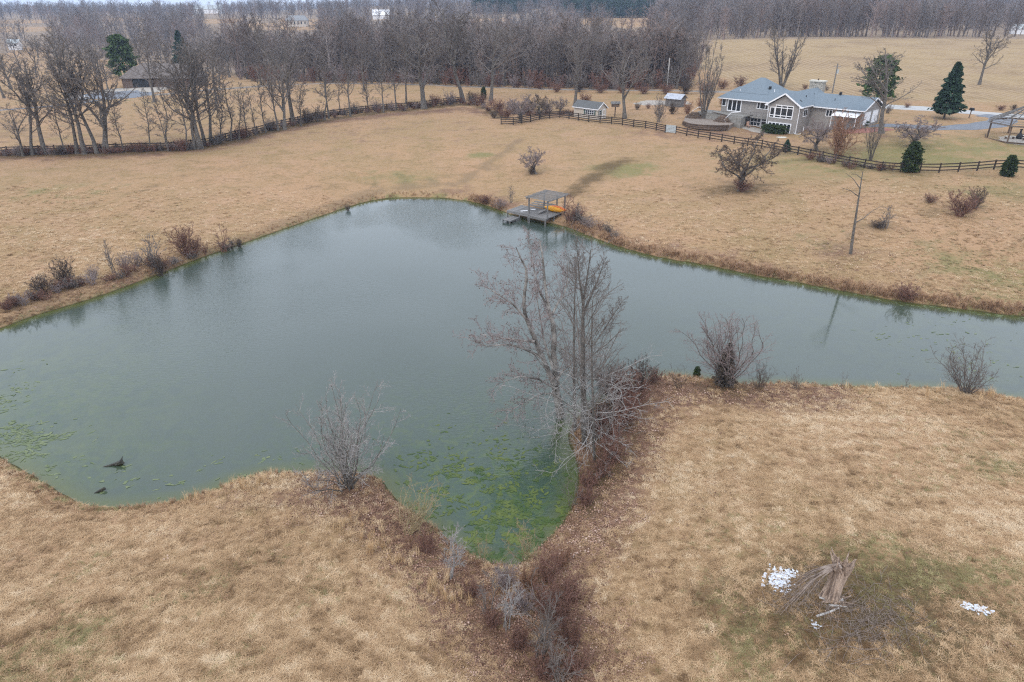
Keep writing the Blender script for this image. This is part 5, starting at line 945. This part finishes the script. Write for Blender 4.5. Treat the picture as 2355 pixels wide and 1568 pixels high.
# ---------------------------------------------------------------- poles, mailbox, car, far houses
def pole(label, px, py, top, arm=True, mat=M_GREYWOOD, r=.13):
    b = G(px, py); H = at_y(px, top, b[1])[2] - b[2]; e = empty('utility_pole', b); tag(e, label, 'pole'); MB().tube([(0, 0, -.3), (0, 0, H)], [r * 1.2, r], 7).build('shaft', mat, e)
    if arm: MB().bar((-.9, 0, H - .6), (.9, 0, H - .6), .1).build('crossarm', mat, e); MB().tube([(.25, -.2, H - 2.2), (.25, -.2, H - 1.3)], .22, 8).build('transformer', M_GALV, e)
M_PALEPOLE = mottled('pale_pole', (.40, .38, .36), (.50, .48, .46), 3)
pole('pale utility pole rising from the brush left of the house', 1533, 203, 133, False, M_PALEPOLE, .15); pole('dark utility pole with a transformer behind the house chimney', 1913, 214, 146); pole('pale far utility pole above the left woods', 363, 95, 52, False, M_PALEPOLE, .2)
e = empty('mailbox', G(2227, 272), .2); tag(e, 'black mailbox on a post beside the road', 'mailbox'); MB().bar((0, 0, -.1), (.12, 0, 1.4), .13).build('post', M_TIMBER, e)
m = MB(); a = np.linspace(0, math.pi, 7); sec = [(-.22, 1.4), (.22, 1.4)] + [(.22 * math.cos(q), 1.65 + .22 * math.sin(q)) for q in a]; nS = len(sec); m.add([(x + .12, -.45, z) for x, z in sec] + [(x + .12, .35, z) for x, z in sec], [tuple(range(nS)), tuple(range(2 * nS - 1, nS - 1, -1))] + [(i, i + nS, (i + 1) % nS + nS, (i + 1) % nS) for i in range(nS)]).build('box', M_BLACK, e); MB().box(.36, .38, -.1, .0, 1.6, 1.95).build('flag', M_WHITE, e)
car = empty('parked_suv', G(181, 232) + np.array((0, 0, .1)), math.radians(14)); tag(car, 'silver sport utility car parked on the farm track at the left', 'car')
prof = [(-2.3,.35),(-2.32,.95),(-2.15,1.05),(-1.95,1.55),(-1.7,1.72),(.35,1.72),(.95,1.12),(2.0,1.0),(2.3,.85),(2.32,.35)]; nP = len(prof)
MB().add([(x, -.9, z) for x, z in prof] + [(x, .9, z) for x, z in prof], [tuple(range(nP)), tuple(range(2 * nP - 1, nP - 1, -1))] + [(i, i + nP, (i + 1) % nP + nP, (i + 1) % nP) for i in range(nP)]).build('body', M_SILVER, car)
for y0, y1 in ((-.925, -.902), (.902, .925)):
    for x0, x1 in ((-1.8, -.95), (-.85, -.05)): MB().box(x0, x1, y0, y1, 1.12, 1.58).build('side_window', M_GLASS, car)
MB().slab([(.42,-.75,1.69),(.96,-.75,1.16),(.96,.75,1.16),(.42,.75,1.69)], .03, (-.5, 0, -.5)).build('windscreen', M_GLASS, car)
for x_ in (-1.4, 1.45):
    for y_ in (-.82, .82):
        w_ = MB().tube([(x_, y_ - .12, .35), (x_, y_ + .12, .35)], .36, 12).add([(x_ + .36 * math.cos(q), y_ + s_ * .12, .35 + .36 * math.sin(q)) for s_ in (-1, 1) for q in np.linspace(0, 6.2832, 13)[:-1]], [tuple(range(12)), tuple(range(23, 11, -1))]).build('wheel', M_RUBBER, car)
for y_ in (-.65, .65): MB().box(2.3, 2.34, y_ - .18, y_ + .18, .72, .88).build('headlight', M_WHITE, car)
def far_house(name, label, px, py, W, D_, Hh, rise, rz, wall, roofm, cat='house', hip=0.0, wins=0, chimney=False):
    e = empty(name, G(px, py), rz); tag(e, label, cat); x, y = W / 2, D_ / 2
    m = MB(); m.add([(-x,-y,-1.5),(x,-y,-1.5),(x,y,-1.5),(-x,y,-1.5),(-x,-y,Hh),(x,-y,Hh),(x,y,Hh),(-x,y,Hh),(-x + hip * x,0,Hh + rise * .97),(x - hip * x,0,Hh + rise * .97)], [(0,1,5,4),(1,2,6,9,5),(2,3,7,6),(3,0,4,8,7),(4,5,9,8),(6,7,8,9)]); m.build('wall', wall, e)
    ox, oy = x + .5, y + .5; hx = ox - hip * x
    r_ = MB().slab([(-ox,-oy,Hh - .1),(ox,-oy,Hh - .1),(hx,0,Hh + rise),(-hx,0,Hh + rise)], .2).slab([(ox,oy,Hh - .1),(-ox,oy,Hh - .1),(-hx,0,Hh + rise + .002),(hx,0,Hh + rise + .002)], .2)
    if hip: r_.slab([(ox,-oy,Hh - .1),(ox,oy,Hh - .1),(hx,0,Hh + rise)], .2).slab([(-ox,oy,Hh - .1),(-ox,-oy,Hh - .1),(-hx,0,Hh + rise)], .2)
    ro = r_.build('roof', roofm, e)
    if chimney: MB().box(-.6, .6, .6, 1.6, Hh, Hh + rise + 1.2).build('chimney', M_BRICKW, ro)
    for i in range(wins):
        q = -x + W * (i + .7) / (wins + .4); MB().box(q - .5, q + .5, -y - .05, -y + .02, Hh * .35, Hh * .8).build('window', M_GLASS, e)
    return e
bh_ = far_house('brown_house', 'low brown-roofed house behind the trees at the left', 385, 196, 21, 10, 2.7, 3.4, math.radians(-14), M_BRICKW, M_BROWNROOF, hip=.35, wins=4)
gar = far_house('garage', 'brown-roofed brick garage with a dark open bay beside the left house', 328, 198, 8, 8, 2.7, 2.8, math.radians(8), M_BRICKW, M_BROWNROOF, 'garage', hip=.8); MB().box(-1.2, 3.2, -4.06, -3.98, .1, 2.3).build('bay_shade', M_BLACK, gar)  # black panel on the wall paints the shade inside the open bay
far_house('far_house', 'far two-storey pale house in a clearing in the woods', 684, 60, 20, 12, 5, 4, .15, M_TANSHED, mottled('far_grey_roof', (.20, .20, .20), (.26, .26, .26), 1), hip=.3, wins=6)
far_house('white_barn', 'white far barn roof showing above the woods', 877, 44, 17, 10, 4, 5, .1, M_WHITE, M_WHITE, 'barn'); far_house('far_barn', 'tiny pale metal-roofed barn near the left horizon', 483, 31, 40, 18, 6, 6, .0, M_WHITE, M_GALV, 'barn')
far_house('white_house', 'small white far house behind the left pasture trees', 36, 110, 6, 5, 3, 2, .2, M_WHITE, M_GALV, wins=2); far_house('white_shed', 'white far shed at the edge of the right woods', 2345, 78, 9, 6, 3, 2, .1, M_WHITE, M_GALV, 'shed')

# ---------------------------------------------------------------- snow, fallen wood
M_SNOW = mottled('old_snow', (.50, .53, .58), (.72, .75, .80), 8, .7, .2, .3)
def lumps(name, label, cat, px, py, n, rx, ry, r0, r1, mat, seed, flat=.35, rot=0.0):
    c = G(px, py); g = np.random.default_rng(seed); q = g.normal(0, .45, (n, 2)); q = q[(np.abs(q) < 1).all(1)]; x = q[:, 0] * rx; y = q[:, 1] * ry; X = x * math.cos(rot) - y * math.sin(rot); Y = x * math.sin(rot) + y * math.cos(rot)
    Z = height(X + c[0], Y + c[1]) - c[2]; m = MB()
    for i in range(len(X)):
        k = 7; r = g.uniform(r0, r1); a = np.arange(k) * 6.2832 / k + g.random(); rr = r * g.uniform(.55, 1.25, k); st = g.uniform(.6, 1.6)
        ring = [(X[i] + math.cos(a[j]) * rr[j] * st, Y[i] + math.sin(a[j]) * rr[j] / st, Z[i] + .06 * g.random()) for j in range(k)]; m.add(ring + [(X[i], Y[i], Z[i] + .06 + flat * r)], [(j, (j + 1) % k, k) for j in range(k)])
    e = m.build(name, mat, None, True); e.location = c; tag(e, label, cat, kind='stuff'); return e
lumps('snow_patch', 'largest patch of old snow left of the broken tree stump', 'snow', 1793, 1331, 260, .7, 1.0, .02, .085, M_SNOW, 21, .15, -.5); lumps('snow_patch', 'patch of old snow in the grass near the right edge', 'snow', 2241, 1399, 80, .6, .32, .025, .09, M_SNOW, 22, .15, -.6); lumps('snow_patch', 'smallest patch of old snow below the broken stump', 'snow', 1873, 1436, 22, .2, .25, .02, .06, M_SNOW, 23, .15)
M_STUMP = None
t = NT('split_stump_wood', .9, .1); o_ = t.obj(); st_ = t.noise(5.0, t.scale(o_, (1.6, 1.6, .12)), 5, .7); t.col(t.mix(t.ramp(st_, .38, .62), (.175, .125, .098), (.46, .345, .265))); t.bump(st_, .8, .12); M_STUMP = t.m
sb = G(1907, 1376); stump = empty('broken_stump', sb); tag(stump, 'splintered broken tree stump with a fallen brushy top on the right slope', 'stump')
g = np.random.default_rng(3); n = 22; rows = 9; V = []
for i in range(rows):
    q = i / (rows - 1)
    for j in range(n):
        a = j * 6.2832 / n; fl = 1 + .16 * math.sin(a * 5 + .6) + .10 * math.sin(a * 8 + q * 2) + .05 * g.normal(); R_ = (.31 - .06 * q + .14 * (1 - q) ** 4 + .09 * q ** 3) * fl
        zz = 1.75 * q + (.38 * max(0, math.sin(a * 3.5 + 1)) + .16 * g.random()) * q ** 4; V.append((R_ * math.cos(a) + .22 * q + (.16 * q * q if math.cos(a) > .2 else 0), R_ * .8 * math.sin(a) + .15 * q, zz - .15))
Fc = [(i * n + j, i * n + (j + 1) % n, (i + 1) * n + (j + 1) % n, (i + 1) * n + j) for i in range(rows - 1) for j in range(n)]; V.append((.35, .15, 1.15)); Fc += [((rows - 1) * n + j, (rows - 1) * n + (j + 1) % n, rows * n) for j in range(n)]
mesh_obj('trunk', V, Fc, M_STUMP, stump)
for i in range(13):
    a = g.uniform(0, 6.28); b = np.array((.3 + .3 * math.cos(a), .15 + .25 * math.sin(a), 1.45)); d = b + np.array((g.normal(-.1, .35), g.normal(.1, .3), g.uniform(.25, .75))); MB().tube([b, (b + d) / 2 + g.normal(0, .03, 3), d], [.07, .045, .01], 5).build('splinter', M_STUMP, stump)
stems = []
for i in range(10):
    d = np.array((-2.0 + g.normal(0, .45), g.uniform(-1.25, .75), .15 + .3 * g.random())); s0 = np.array((.15, .05 + g.normal(0, .12), 1.75)); mid = s0 * .5 + d * .5 + np.array((0, 0, .45)); stems.append((np.array([s0, s0 * .75 + d * .25 + (0, 0, .3), mid, d * .8 + s0 * .2 + (0, 0, .2), d]), np.array([.04, .034, .026, .016, .007])))
gs = grow(17, stems, [lv(7, (18, 50), .36, 5, .16, -.03, .2, 1, 3, .007, .008), lv(5, (20, 50), .48, 4, .18, -.03, .2, 1, 3, .007, .006), lv(3, (20, 45), .5, 3, .18, -.02, .3, 1, 3, .007, .005)], -.05)
M_DRYTWIG = bark('dry_twigs', (.17, .125, .10), (.31, .25, .21), .05)
inst('fallen_top', tree_mesh('fallen_top', gs, M_DRYTWIG), stump)
e = empty('broken_branches', G(1918, 1388)); tag(e, 'pale broken branches lying at the foot of the stump', 'branches')
for i in range(9):
    a = g.uniform(-.5, .9); c = np.array((g.normal(.05, .25), g.normal(0, .15), .06)); d = np.array((math.cos(a), math.sin(a) * .6, .12)) * g.uniform(.25, .6); MB().tube([c - d, c + g.normal(0, .03, 3), c + d], [.05, .045, .03], 6).build('branch', M_PALEPOLE if i % 2 else M_STUMP, e)
M_WETWOOD = mottled('wet_wood', (.018, .016, .010), (.045, .038, .022), 5, .4, .3, .4)
for px, py, lab, L in ((268, 1070, 'dark forked driftwood snag in the water near the left shore', 1.05), (234, 1130, 'small dark driftwood stub in the water below the forked snag', .5)):
    c = at_z(px, py, 0); e = empty('driftwood', c); tag(e, lab, 'driftwood'); MB().tube([(-L * .7, -.15, -.02), (-L * .2, 0, .05), (L * .25, .05, .16), (L * .42, .1, .12)], [.04, .09, .17 * L, .05], 8).build('trunk', M_WETWOOD, e)
    for q in ((.30 * L, .3 * L, .42 * L), (.42 * L, .05, .36 * L), (.05 * L, -.25 * L, .2 * L)): MB().tube([(.18 * L, .04, .1), tuple(np.array(q) * .6 + (.08 * L, 0, .04)), q], [.08 * L, .05 * L, .015], 6).build('branch', M_WETWOOD, e)

# ---------------------------------------------------------------- grass, leaf litter, fallen twigs, algae
def vnoise(x, y, sc, seed):
    g = np.random.default_rng(seed); T = g.random((128, 128)); x = x * sc; y = y * sc; i = np.floor(x).astype(int); j = np.floor(y).astype(int); fx, fy = x - i, y - j; fx = fx * fx * (3 - 2 * fx); fy = fy * fy * (3 - 2 * fy); i %= 128; j %= 128; i1 = (i + 1) % 128; j1 = (j + 1) % 128
    return (T[j, i] * (1 - fx) + T[j, i1] * fx) * (1 - fy) + (T[j1, i] * (1 - fx) + T[j1, i1] * fx) * fy
def mask_at(a, x, y):
    u, v = uv(x, y); iu = np.clip((u + 1.15) / 2.3 * 519, 0, 519).round().astype(int); v0, v1 = math.log(52 / 80), math.log(5280 / 80); iv = np.clip((v - v0) / (v1 - v0) * 559, 0, 559).round().astype(int); return a[iv * 520 + iu]
def clump(seed, n, h, w, splay, bend=.5, spread=.06):
    g = np.random.default_rng(seed); V, Fc = [], []
    for i in range(n):
        a = g.uniform(0, 6.28); b = g.uniform(0, 6.28); r = spread * math.sqrt(g.random()); s = np.array((r * math.cos(b), r * math.sin(b), -.02)); L = h * g.uniform(.55, 1.15); o = np.array((math.cos(a), math.sin(a), 0)) * splay * L * g.uniform(.5, 1.3); sd = np.array((-math.sin(a), math.cos(a), 0)) * w / 2
        m1 = s + o * .4 + (0, 0, L * .62); tp = s + o * (1 + bend) + (0, 0, L * (1 - .35 * bend)); k = len(V); V += [s - sd, s + sd, m1 + sd * .8, m1 - sd * .8, tp]; Fc += [(k, k + 1, k + 2, k + 3), (k + 3, k + 2, k + 4)]
    return V, Fc
def tinted(name, cols, rough=.9):
    t = NT(name, rough, .1); r = t.n('ValToRGB'); els = r.color_ramp.elements
    while len(els) < len(cols): els.new(.5)
    for e_, (p_, c_) in zip(els, cols): e_.position = p_; e_.color = (*c_, 1)
    t.t.links.new(t.attr('tint', True), r.inputs[0]); t.col(r.outputs[0]); return t.m
M_GRASS = tinted('dry_grass', [(0, (.140, .082, .042)), (.25, (.305, .192, .103)), (.5, (.485, .322, .182)), (.75, (.595, .420, .250)), (1, (.70, .54, .36))])
M_GREENGR = tinted('olive_grass', [(0, (.12, .10, .042)), (.5, (.255, .215, .098)), (1, (.42, .35, .18))])
M_REED = tinted('bank_grass', [(0, (.150, .085, .050)), (.35, (.30, .175, .105)), (.7, (.43, .275, .165)), (1, (.52, .36, .22))])
M_GOLD = tinted('golden_broomsedge', [(0, (.48, .31, .16)), (.5, (.60, .42, .24)), (1, (.70, .53, .33))])
M_LEAF = tinted('fallen_leaves', [(0, (.085, .042, .029)), (.4, (.225, .125, .085)), (.7, (.36, .225, .160)), (1, (.50, .36, .29))])
def protos(mat, specs, nm): return [bpy.data.objects.new(nm, mesh_obj(nm, *clump(*s), mat, link=False).data) for s in specs]
GR = protos(M_GRASS, [(i, 20, .105, .014, 1.2, .8, .12) for i in range(5)], 'grass_clump'); GG = protos(M_GREENGR, [(20 + i, 20, .10, .014, 1.1, .8, .12) for i in range(3)], 'green_clump')
RD = protos(M_REED, [(40 + i, 24, .75, .016, .32, .5, .16) for i in range(4)], 'reed_clump'); GO = protos(M_GOLD, [(60 + i, 26, .75, .010, .25, .35, .12) for i in range(3)], 'sedge_clump')
g = np.random.default_rng(9)
def cast(N, y0, y1, pw=1.0):
    y = np.exp(g.uniform(math.log(y0 ** pw), math.log(y1 ** pw), N) / pw); x = (g.random(N) * 2 - 1) * (y * .78 + 9); return x, y
def blocked(x, y, d):
    b = (d < .12); q = np.stack([x, y, height(x, y, d)], 1); c, s = math.cos(math.radians(45)), math.sin(math.radians(45)); dx, dy = x - HX[0], y - HX[1]; S = .7071 * (dx - dy); T_ = .7071 * (dx + dy)
    return b | ((S > -18) & (S < 16) & (T_ > -3.5) & (T_ < 15)) | (np.hypot(x - gc[0], y - gc[1]) < 6)
def rz(n, tilt=.12): return np.stack([g.normal(0, tilt, n), g.normal(0, tilt, n), g.uniform(0, 6.28, n)], 1)
x, y = cast(150000, 16.5, 95); d = shore_dist(x, y); z = height(x, y, d); gm = mask_at(m_green, x, y) + .5 * (vnoise(x, y, .45, 5) - .5); lm = mask_at(m_litter, x, y); dm = mask_at(m_dark, x, y); ok = ~blocked(x, y, d) & (g.random(len(x)) > lm * 1.0) & (g.random(len(x)) > dm * .85) & (g.random(len(x)) > mask_at(m_track, x, y) * .6)
tn = .66 + .45 * (vnoise(x, y, .16, 1) - .5) + .30 * (vnoise(x, y, 1.1, 2) - .5) + .42 * (vnoise(x, y, 4.5, 61) - .5) - .32 * (vnoise(x, y, 3.4, 62) > .87) + .09 * np.sin(d * 4.1 + 5 * vnoise(x, y, .2, 51)) * (vnoise(x, y, .12, 52) > .35) + .40 * (vnoise(x * .5, y * 1.4, 3.0, 3) - .5) + g.normal(0, .12, len(x)) - .42 * dm - .1 * lm - .3 * mask_at(m_track, x, y)
sz = (.75 + y / 110) * g.uniform(.65, 1.3, len(x)); isg = gm + g.normal(0, .12, len(x)) > .5; ok &= g.random(len(x)) < np.clip((105 - y) / 50, 0, 1)
for nm, mk, pr, lab in (('dry_grass', ok & ~isg, GR, 'short dry tan pasture grass'), ('green_grass', ok & isg, GG, 'olive green winter grass patches')):
    k = mk.sum(); scatter(nm, np.stack([x, y, z], 1)[mk], pr, np.stack([sz[mk]] * 3, 1), rz(k), g.integers(0, len(pr), k), np.clip(tn[mk], 0, 1), lab, 'grass')
# taller grass along the water
k = 16000; seg = g.integers(0, len(SHORE), k); q = g.random(k)[:, None]; A = SHORE[seg]; B = SHORE[(seg + 1) % len(SHORE)]; base = A * (1 - q) + B * q + g.normal(0, .9, (k, 2)); seglen = np.linalg.norm(B - A, axis=1)
d = shore_dist(base[:, 0], base[:, 1]); px_, py_ = project(np.stack([base[:, 0], base[:, 1], d * 0], 1)); far_r = (px_ > 1080) & (py_ < 800); w = np.where(far_r, 1.0, np.where(py_ < 800, .45, .40)); inn = (base[:, 1] > 23) & (d > .1) & (d < 2.4) & (g.random(k) < w * np.clip(seglen / 1.2, .2, 1)) & ~((px_ > 1155) & (px_ < 1300) & (py_ < 530)); base = base[inn]; d = d[inn]; k = len(base)
sz = np.where(far_r[inn], g.uniform(.5, 1.2, k), g.uniform(.22, .6, k)) * np.clip(1.25 - d / 2.6, .4, 1)
scatter('bank_grass', np.column_stack([base, height(base[:, 0], base[:, 1], d)]), RD, np.stack([sz * 1.25] * 2 + [sz], 1), rz(k, .15), g.integers(0, 4, k), np.clip(g.normal(.5, .22, k), 0, 1), 'taller reddish tan grass fringing the pond', 'grass')
pts = []
for px, py, sp, k in [(800,1205,.35,11),(850,1240,.5,13),(870,1255,.4,10),(600,1112,.6,14),(575,1118,.4,8),(920,1290,.35,10),(1005,1345,.35,10),(1030,1365,.4,12),(1055,1385,.4,10),(475,1142,.3,3),(540,1118,.3,4),(420,1155,.2,2),(2120,893,1.0,10),(1990,893,1.2,8),(2270,905,1.0,12)]:
    c = G(px, py); pts += [(c[0] + g.normal(0, sp), c[1] + g.normal(0, sp)) for _ in range(k)]
pts = np.array(pts); d = shore_dist(pts[:, 0], pts[:, 1]); pts = pts[d > .1]; k = len(pts)
scatter('broomsedge', np.column_stack([pts, height(pts[:, 0], pts[:, 1])]), GO, np.stack([g.uniform(.6, 1.15, k)] * 3, 1), rz(k, .12), g.integers(0, 3, k), g.random(k), 'golden broomsedge clumps on the near banks', 'grass')
# leaves
lf = [bpy.data.objects.new('leaf', mesh_obj('leaf', *((lambda a: (np.concatenate([a, a * (.7, .7, 1) + (.13, .05, .01), a * (.8, .8, 1) + (-.05, .14, .015), a * (.6, .6, 1) + (-.12, -.1, .0)]), [(0,1,2,3),(4,5,6,7),(8,9,10,11),(12,13,14,15)]))(np.array([(-.045,-.02,.02),(.0,-.05,.03),(.05,.01,.015),(-.01,.045,.04)]) * s_)), M_LEAF, link=False).data) for s_ in (1.0, .8, 1.15)]
x, y = cast(90000, 16.5, 75); d = shore_dist(x, y); lm = mask_at(m_litter, x, y) + .5 * (vnoise(x, y, .6, 15) - .5); mk = ~blocked(x, y, d) & (g.random(len(x)) < np.clip(lm * 1.3 - .25, .003, 1)); k = mk.sum(); yy = y[mk]
scatter('leaf_litter', np.column_stack([x[mk], yy, height(x[mk], yy, d[mk]) + .02]), lf, np.stack([(.65 + yy / 80) * g.uniform(.6, 1.3, k)] * 3, 1), rz(k, .3), g.integers(0, 3, k), np.clip(.45 + .6 * (vnoise(x[mk], yy, .5, 8) - .5) + g.normal(0, .25, k), 0, 1), 'fallen brown leaves on the banks and in the gully', 'leaves')
# twigs strewn below the stump
P, R_ = [], []
for i in range(420):
    c = G(1985 + g.normal(0, 60), 1430 + g.normal(0, 38)) if i < 330 else G(1900 + g.normal(0, 60), 1390 + g.normal(0, 25)); a = g.uniform(0, 6.28); L = g.uniform(.15, .75); pts = [c + np.array((math.cos(a) * L * q, math.sin(a) * L * q, .07 + .08 * math.sin(3 * q + a) + .04 * g.random())) + g.normal(0, .035, 3) * (1, 1, .3) for q in (-1, -.33, .33, 1)]; P.append(pts); R_.append([.010, .009, .007, .003])
V, Fc = tubes(P, R_, 3); tag(mesh_obj('fallen_twigs', V, Fc, M_DRYTWIG), 'dry twigs strewn over the dark ground by the stump', 'twigs', kind='stuff')
# algae mats
def mats(N, f, seed):
    g = np.random.default_rng(seed); V, Fc = [], []
    for (cx, cy, r, st, rot) in f:
        k = 9; a = np.arange(k) * 6.2832 / k; rr = r * g.uniform(.4, 1.3, k); X = np.cos(a) * rr * st; Y = np.sin(a) * rr / st; z = g.uniform(.004, .022); n0 = len(V); V += [(cx + X[j] * math.cos(rot) - Y[j] * math.sin(rot), cy + X[j] * math.sin(rot) + Y[j] * math.cos(rot), z) for j in range(k)]; Fc.append(tuple(range(n0, n0 + k)))
    return V, Fc
M_ALGAE = mottled('green_algae', (.032, .066, .014), (.105, .130, .026), .9, .55, 0, .3); M_PALEALG = mottled('pale_algae', (.085, .115, .048), (.165, .190, .095), 1.5, .6, 0, .3)
f = []; 
for px, py, sx, sy, k in [(1130,1130,95,60,1300),(1200,1215,60,50,900),(1010,1080,75,38,350),(1150,1270,60,25,600)]:
    for _ in range(k):
        c = at_z(px + g.normal(0, 1) * sx, py + g.normal(0, 1) * sy, 0); nz = vnoise(np.array([c[0]]), np.array([c[1]]), 1.5, 31)[0] * .6 + vnoise(np.array([c[0]]), np.array([c[1]]), 4.0, 32)[0] * .4
        if nz > .52 and shore_dist(np.array([c[0]]), np.array([c[1]]))[0] < -.1: f.append((c[0], c[1], g.uniform(.03, .17), g.uniform(.7, 2.1), g.uniform(0, 3.1)))
V, Fc = mats(0, f, 3); tag(mesh_obj('algae_mats', V, Fc, M_ALGAE), 'green algae mats floating in the cove', 'algae', kind='stuff')
f = []
for px, py, sx, sy, k in [(90,1020,60,40,520),(40,950,40,50,420),(330,1120,110,25,90),(540,1075,60,14,60),(670,1050,50,10,50),(2130,770,70,25,120),(2260,850,60,35,120)]:
    for _ in range(k):
        c = at_z(px + g.normal(0, 1) * sx, py + g.normal(0, 1) * sy, 0); nz = vnoise(np.array([c[0]]), np.array([c[1]]), .9, 41)[0] * .6 + vnoise(np.array([c[0]]), np.array([c[1]]), 3.0, 42)[0] * .4
        if nz > .52 and shore_dist(np.array([c[0]]), np.array([c[1]]))[0] < -.1: f.append((c[0], c[1], g.uniform(.04, .16), g.uniform(.9, 2.4), g.normal(.3, .5)))
for i in range(1400):
    s_ = g.integers(0, len(SHORE)); q = g.random(); c = SHORE[s_] * (1 - q) + SHORE[(s_ + 1) % len(SHORE)] * q; c = c + g.normal(0, .55, 2); dd_ = shore_dist(np.array([c[0]]), np.array([c[1]]))[0]; e_ = SHORE[(s_ + 1) % len(SHORE)] - SHORE[s_]
    if dd_ < -.02 and dd_ > -1.3 and c[0] > 5 and c[1] > 50: f.append((c[0], c[1], g.uniform(.05, .22), g.uniform(1.0, 1.9), math.atan2(e_[1], e_[0])))
V, Fc = mats(0, f, 4); tag(mesh_obj('algae_scum', V, Fc, M_PALEALG), 'pale green algae scum flecking the shallows and far shore', 'algae', kind='stuff')

# ---------------------------------------------------------------- haze
hb = MB().box(-6500, 6500, -200, 5600, -48, 82).build('haze', None); t = bpy.data.materials.new('haze'); t.use_nodes = True; nt = t.node_tree; nt.nodes.clear(); pv = nt.nodes.new('ShaderNodeVolumePrincipled'); pv.inputs['Color'].default_value = (.60, .75, 1, 1); pv.inputs['Density'].default_value = .00021; ou = nt.nodes.new('ShaderNodeOutputMaterial'); nt.links.new(pv.outputs[0], ou.inputs['Volume']); hb.data.materials.append(t)
tag(hb, 'pale blue winter haze over the far hills', 'haze', kind='stuff')
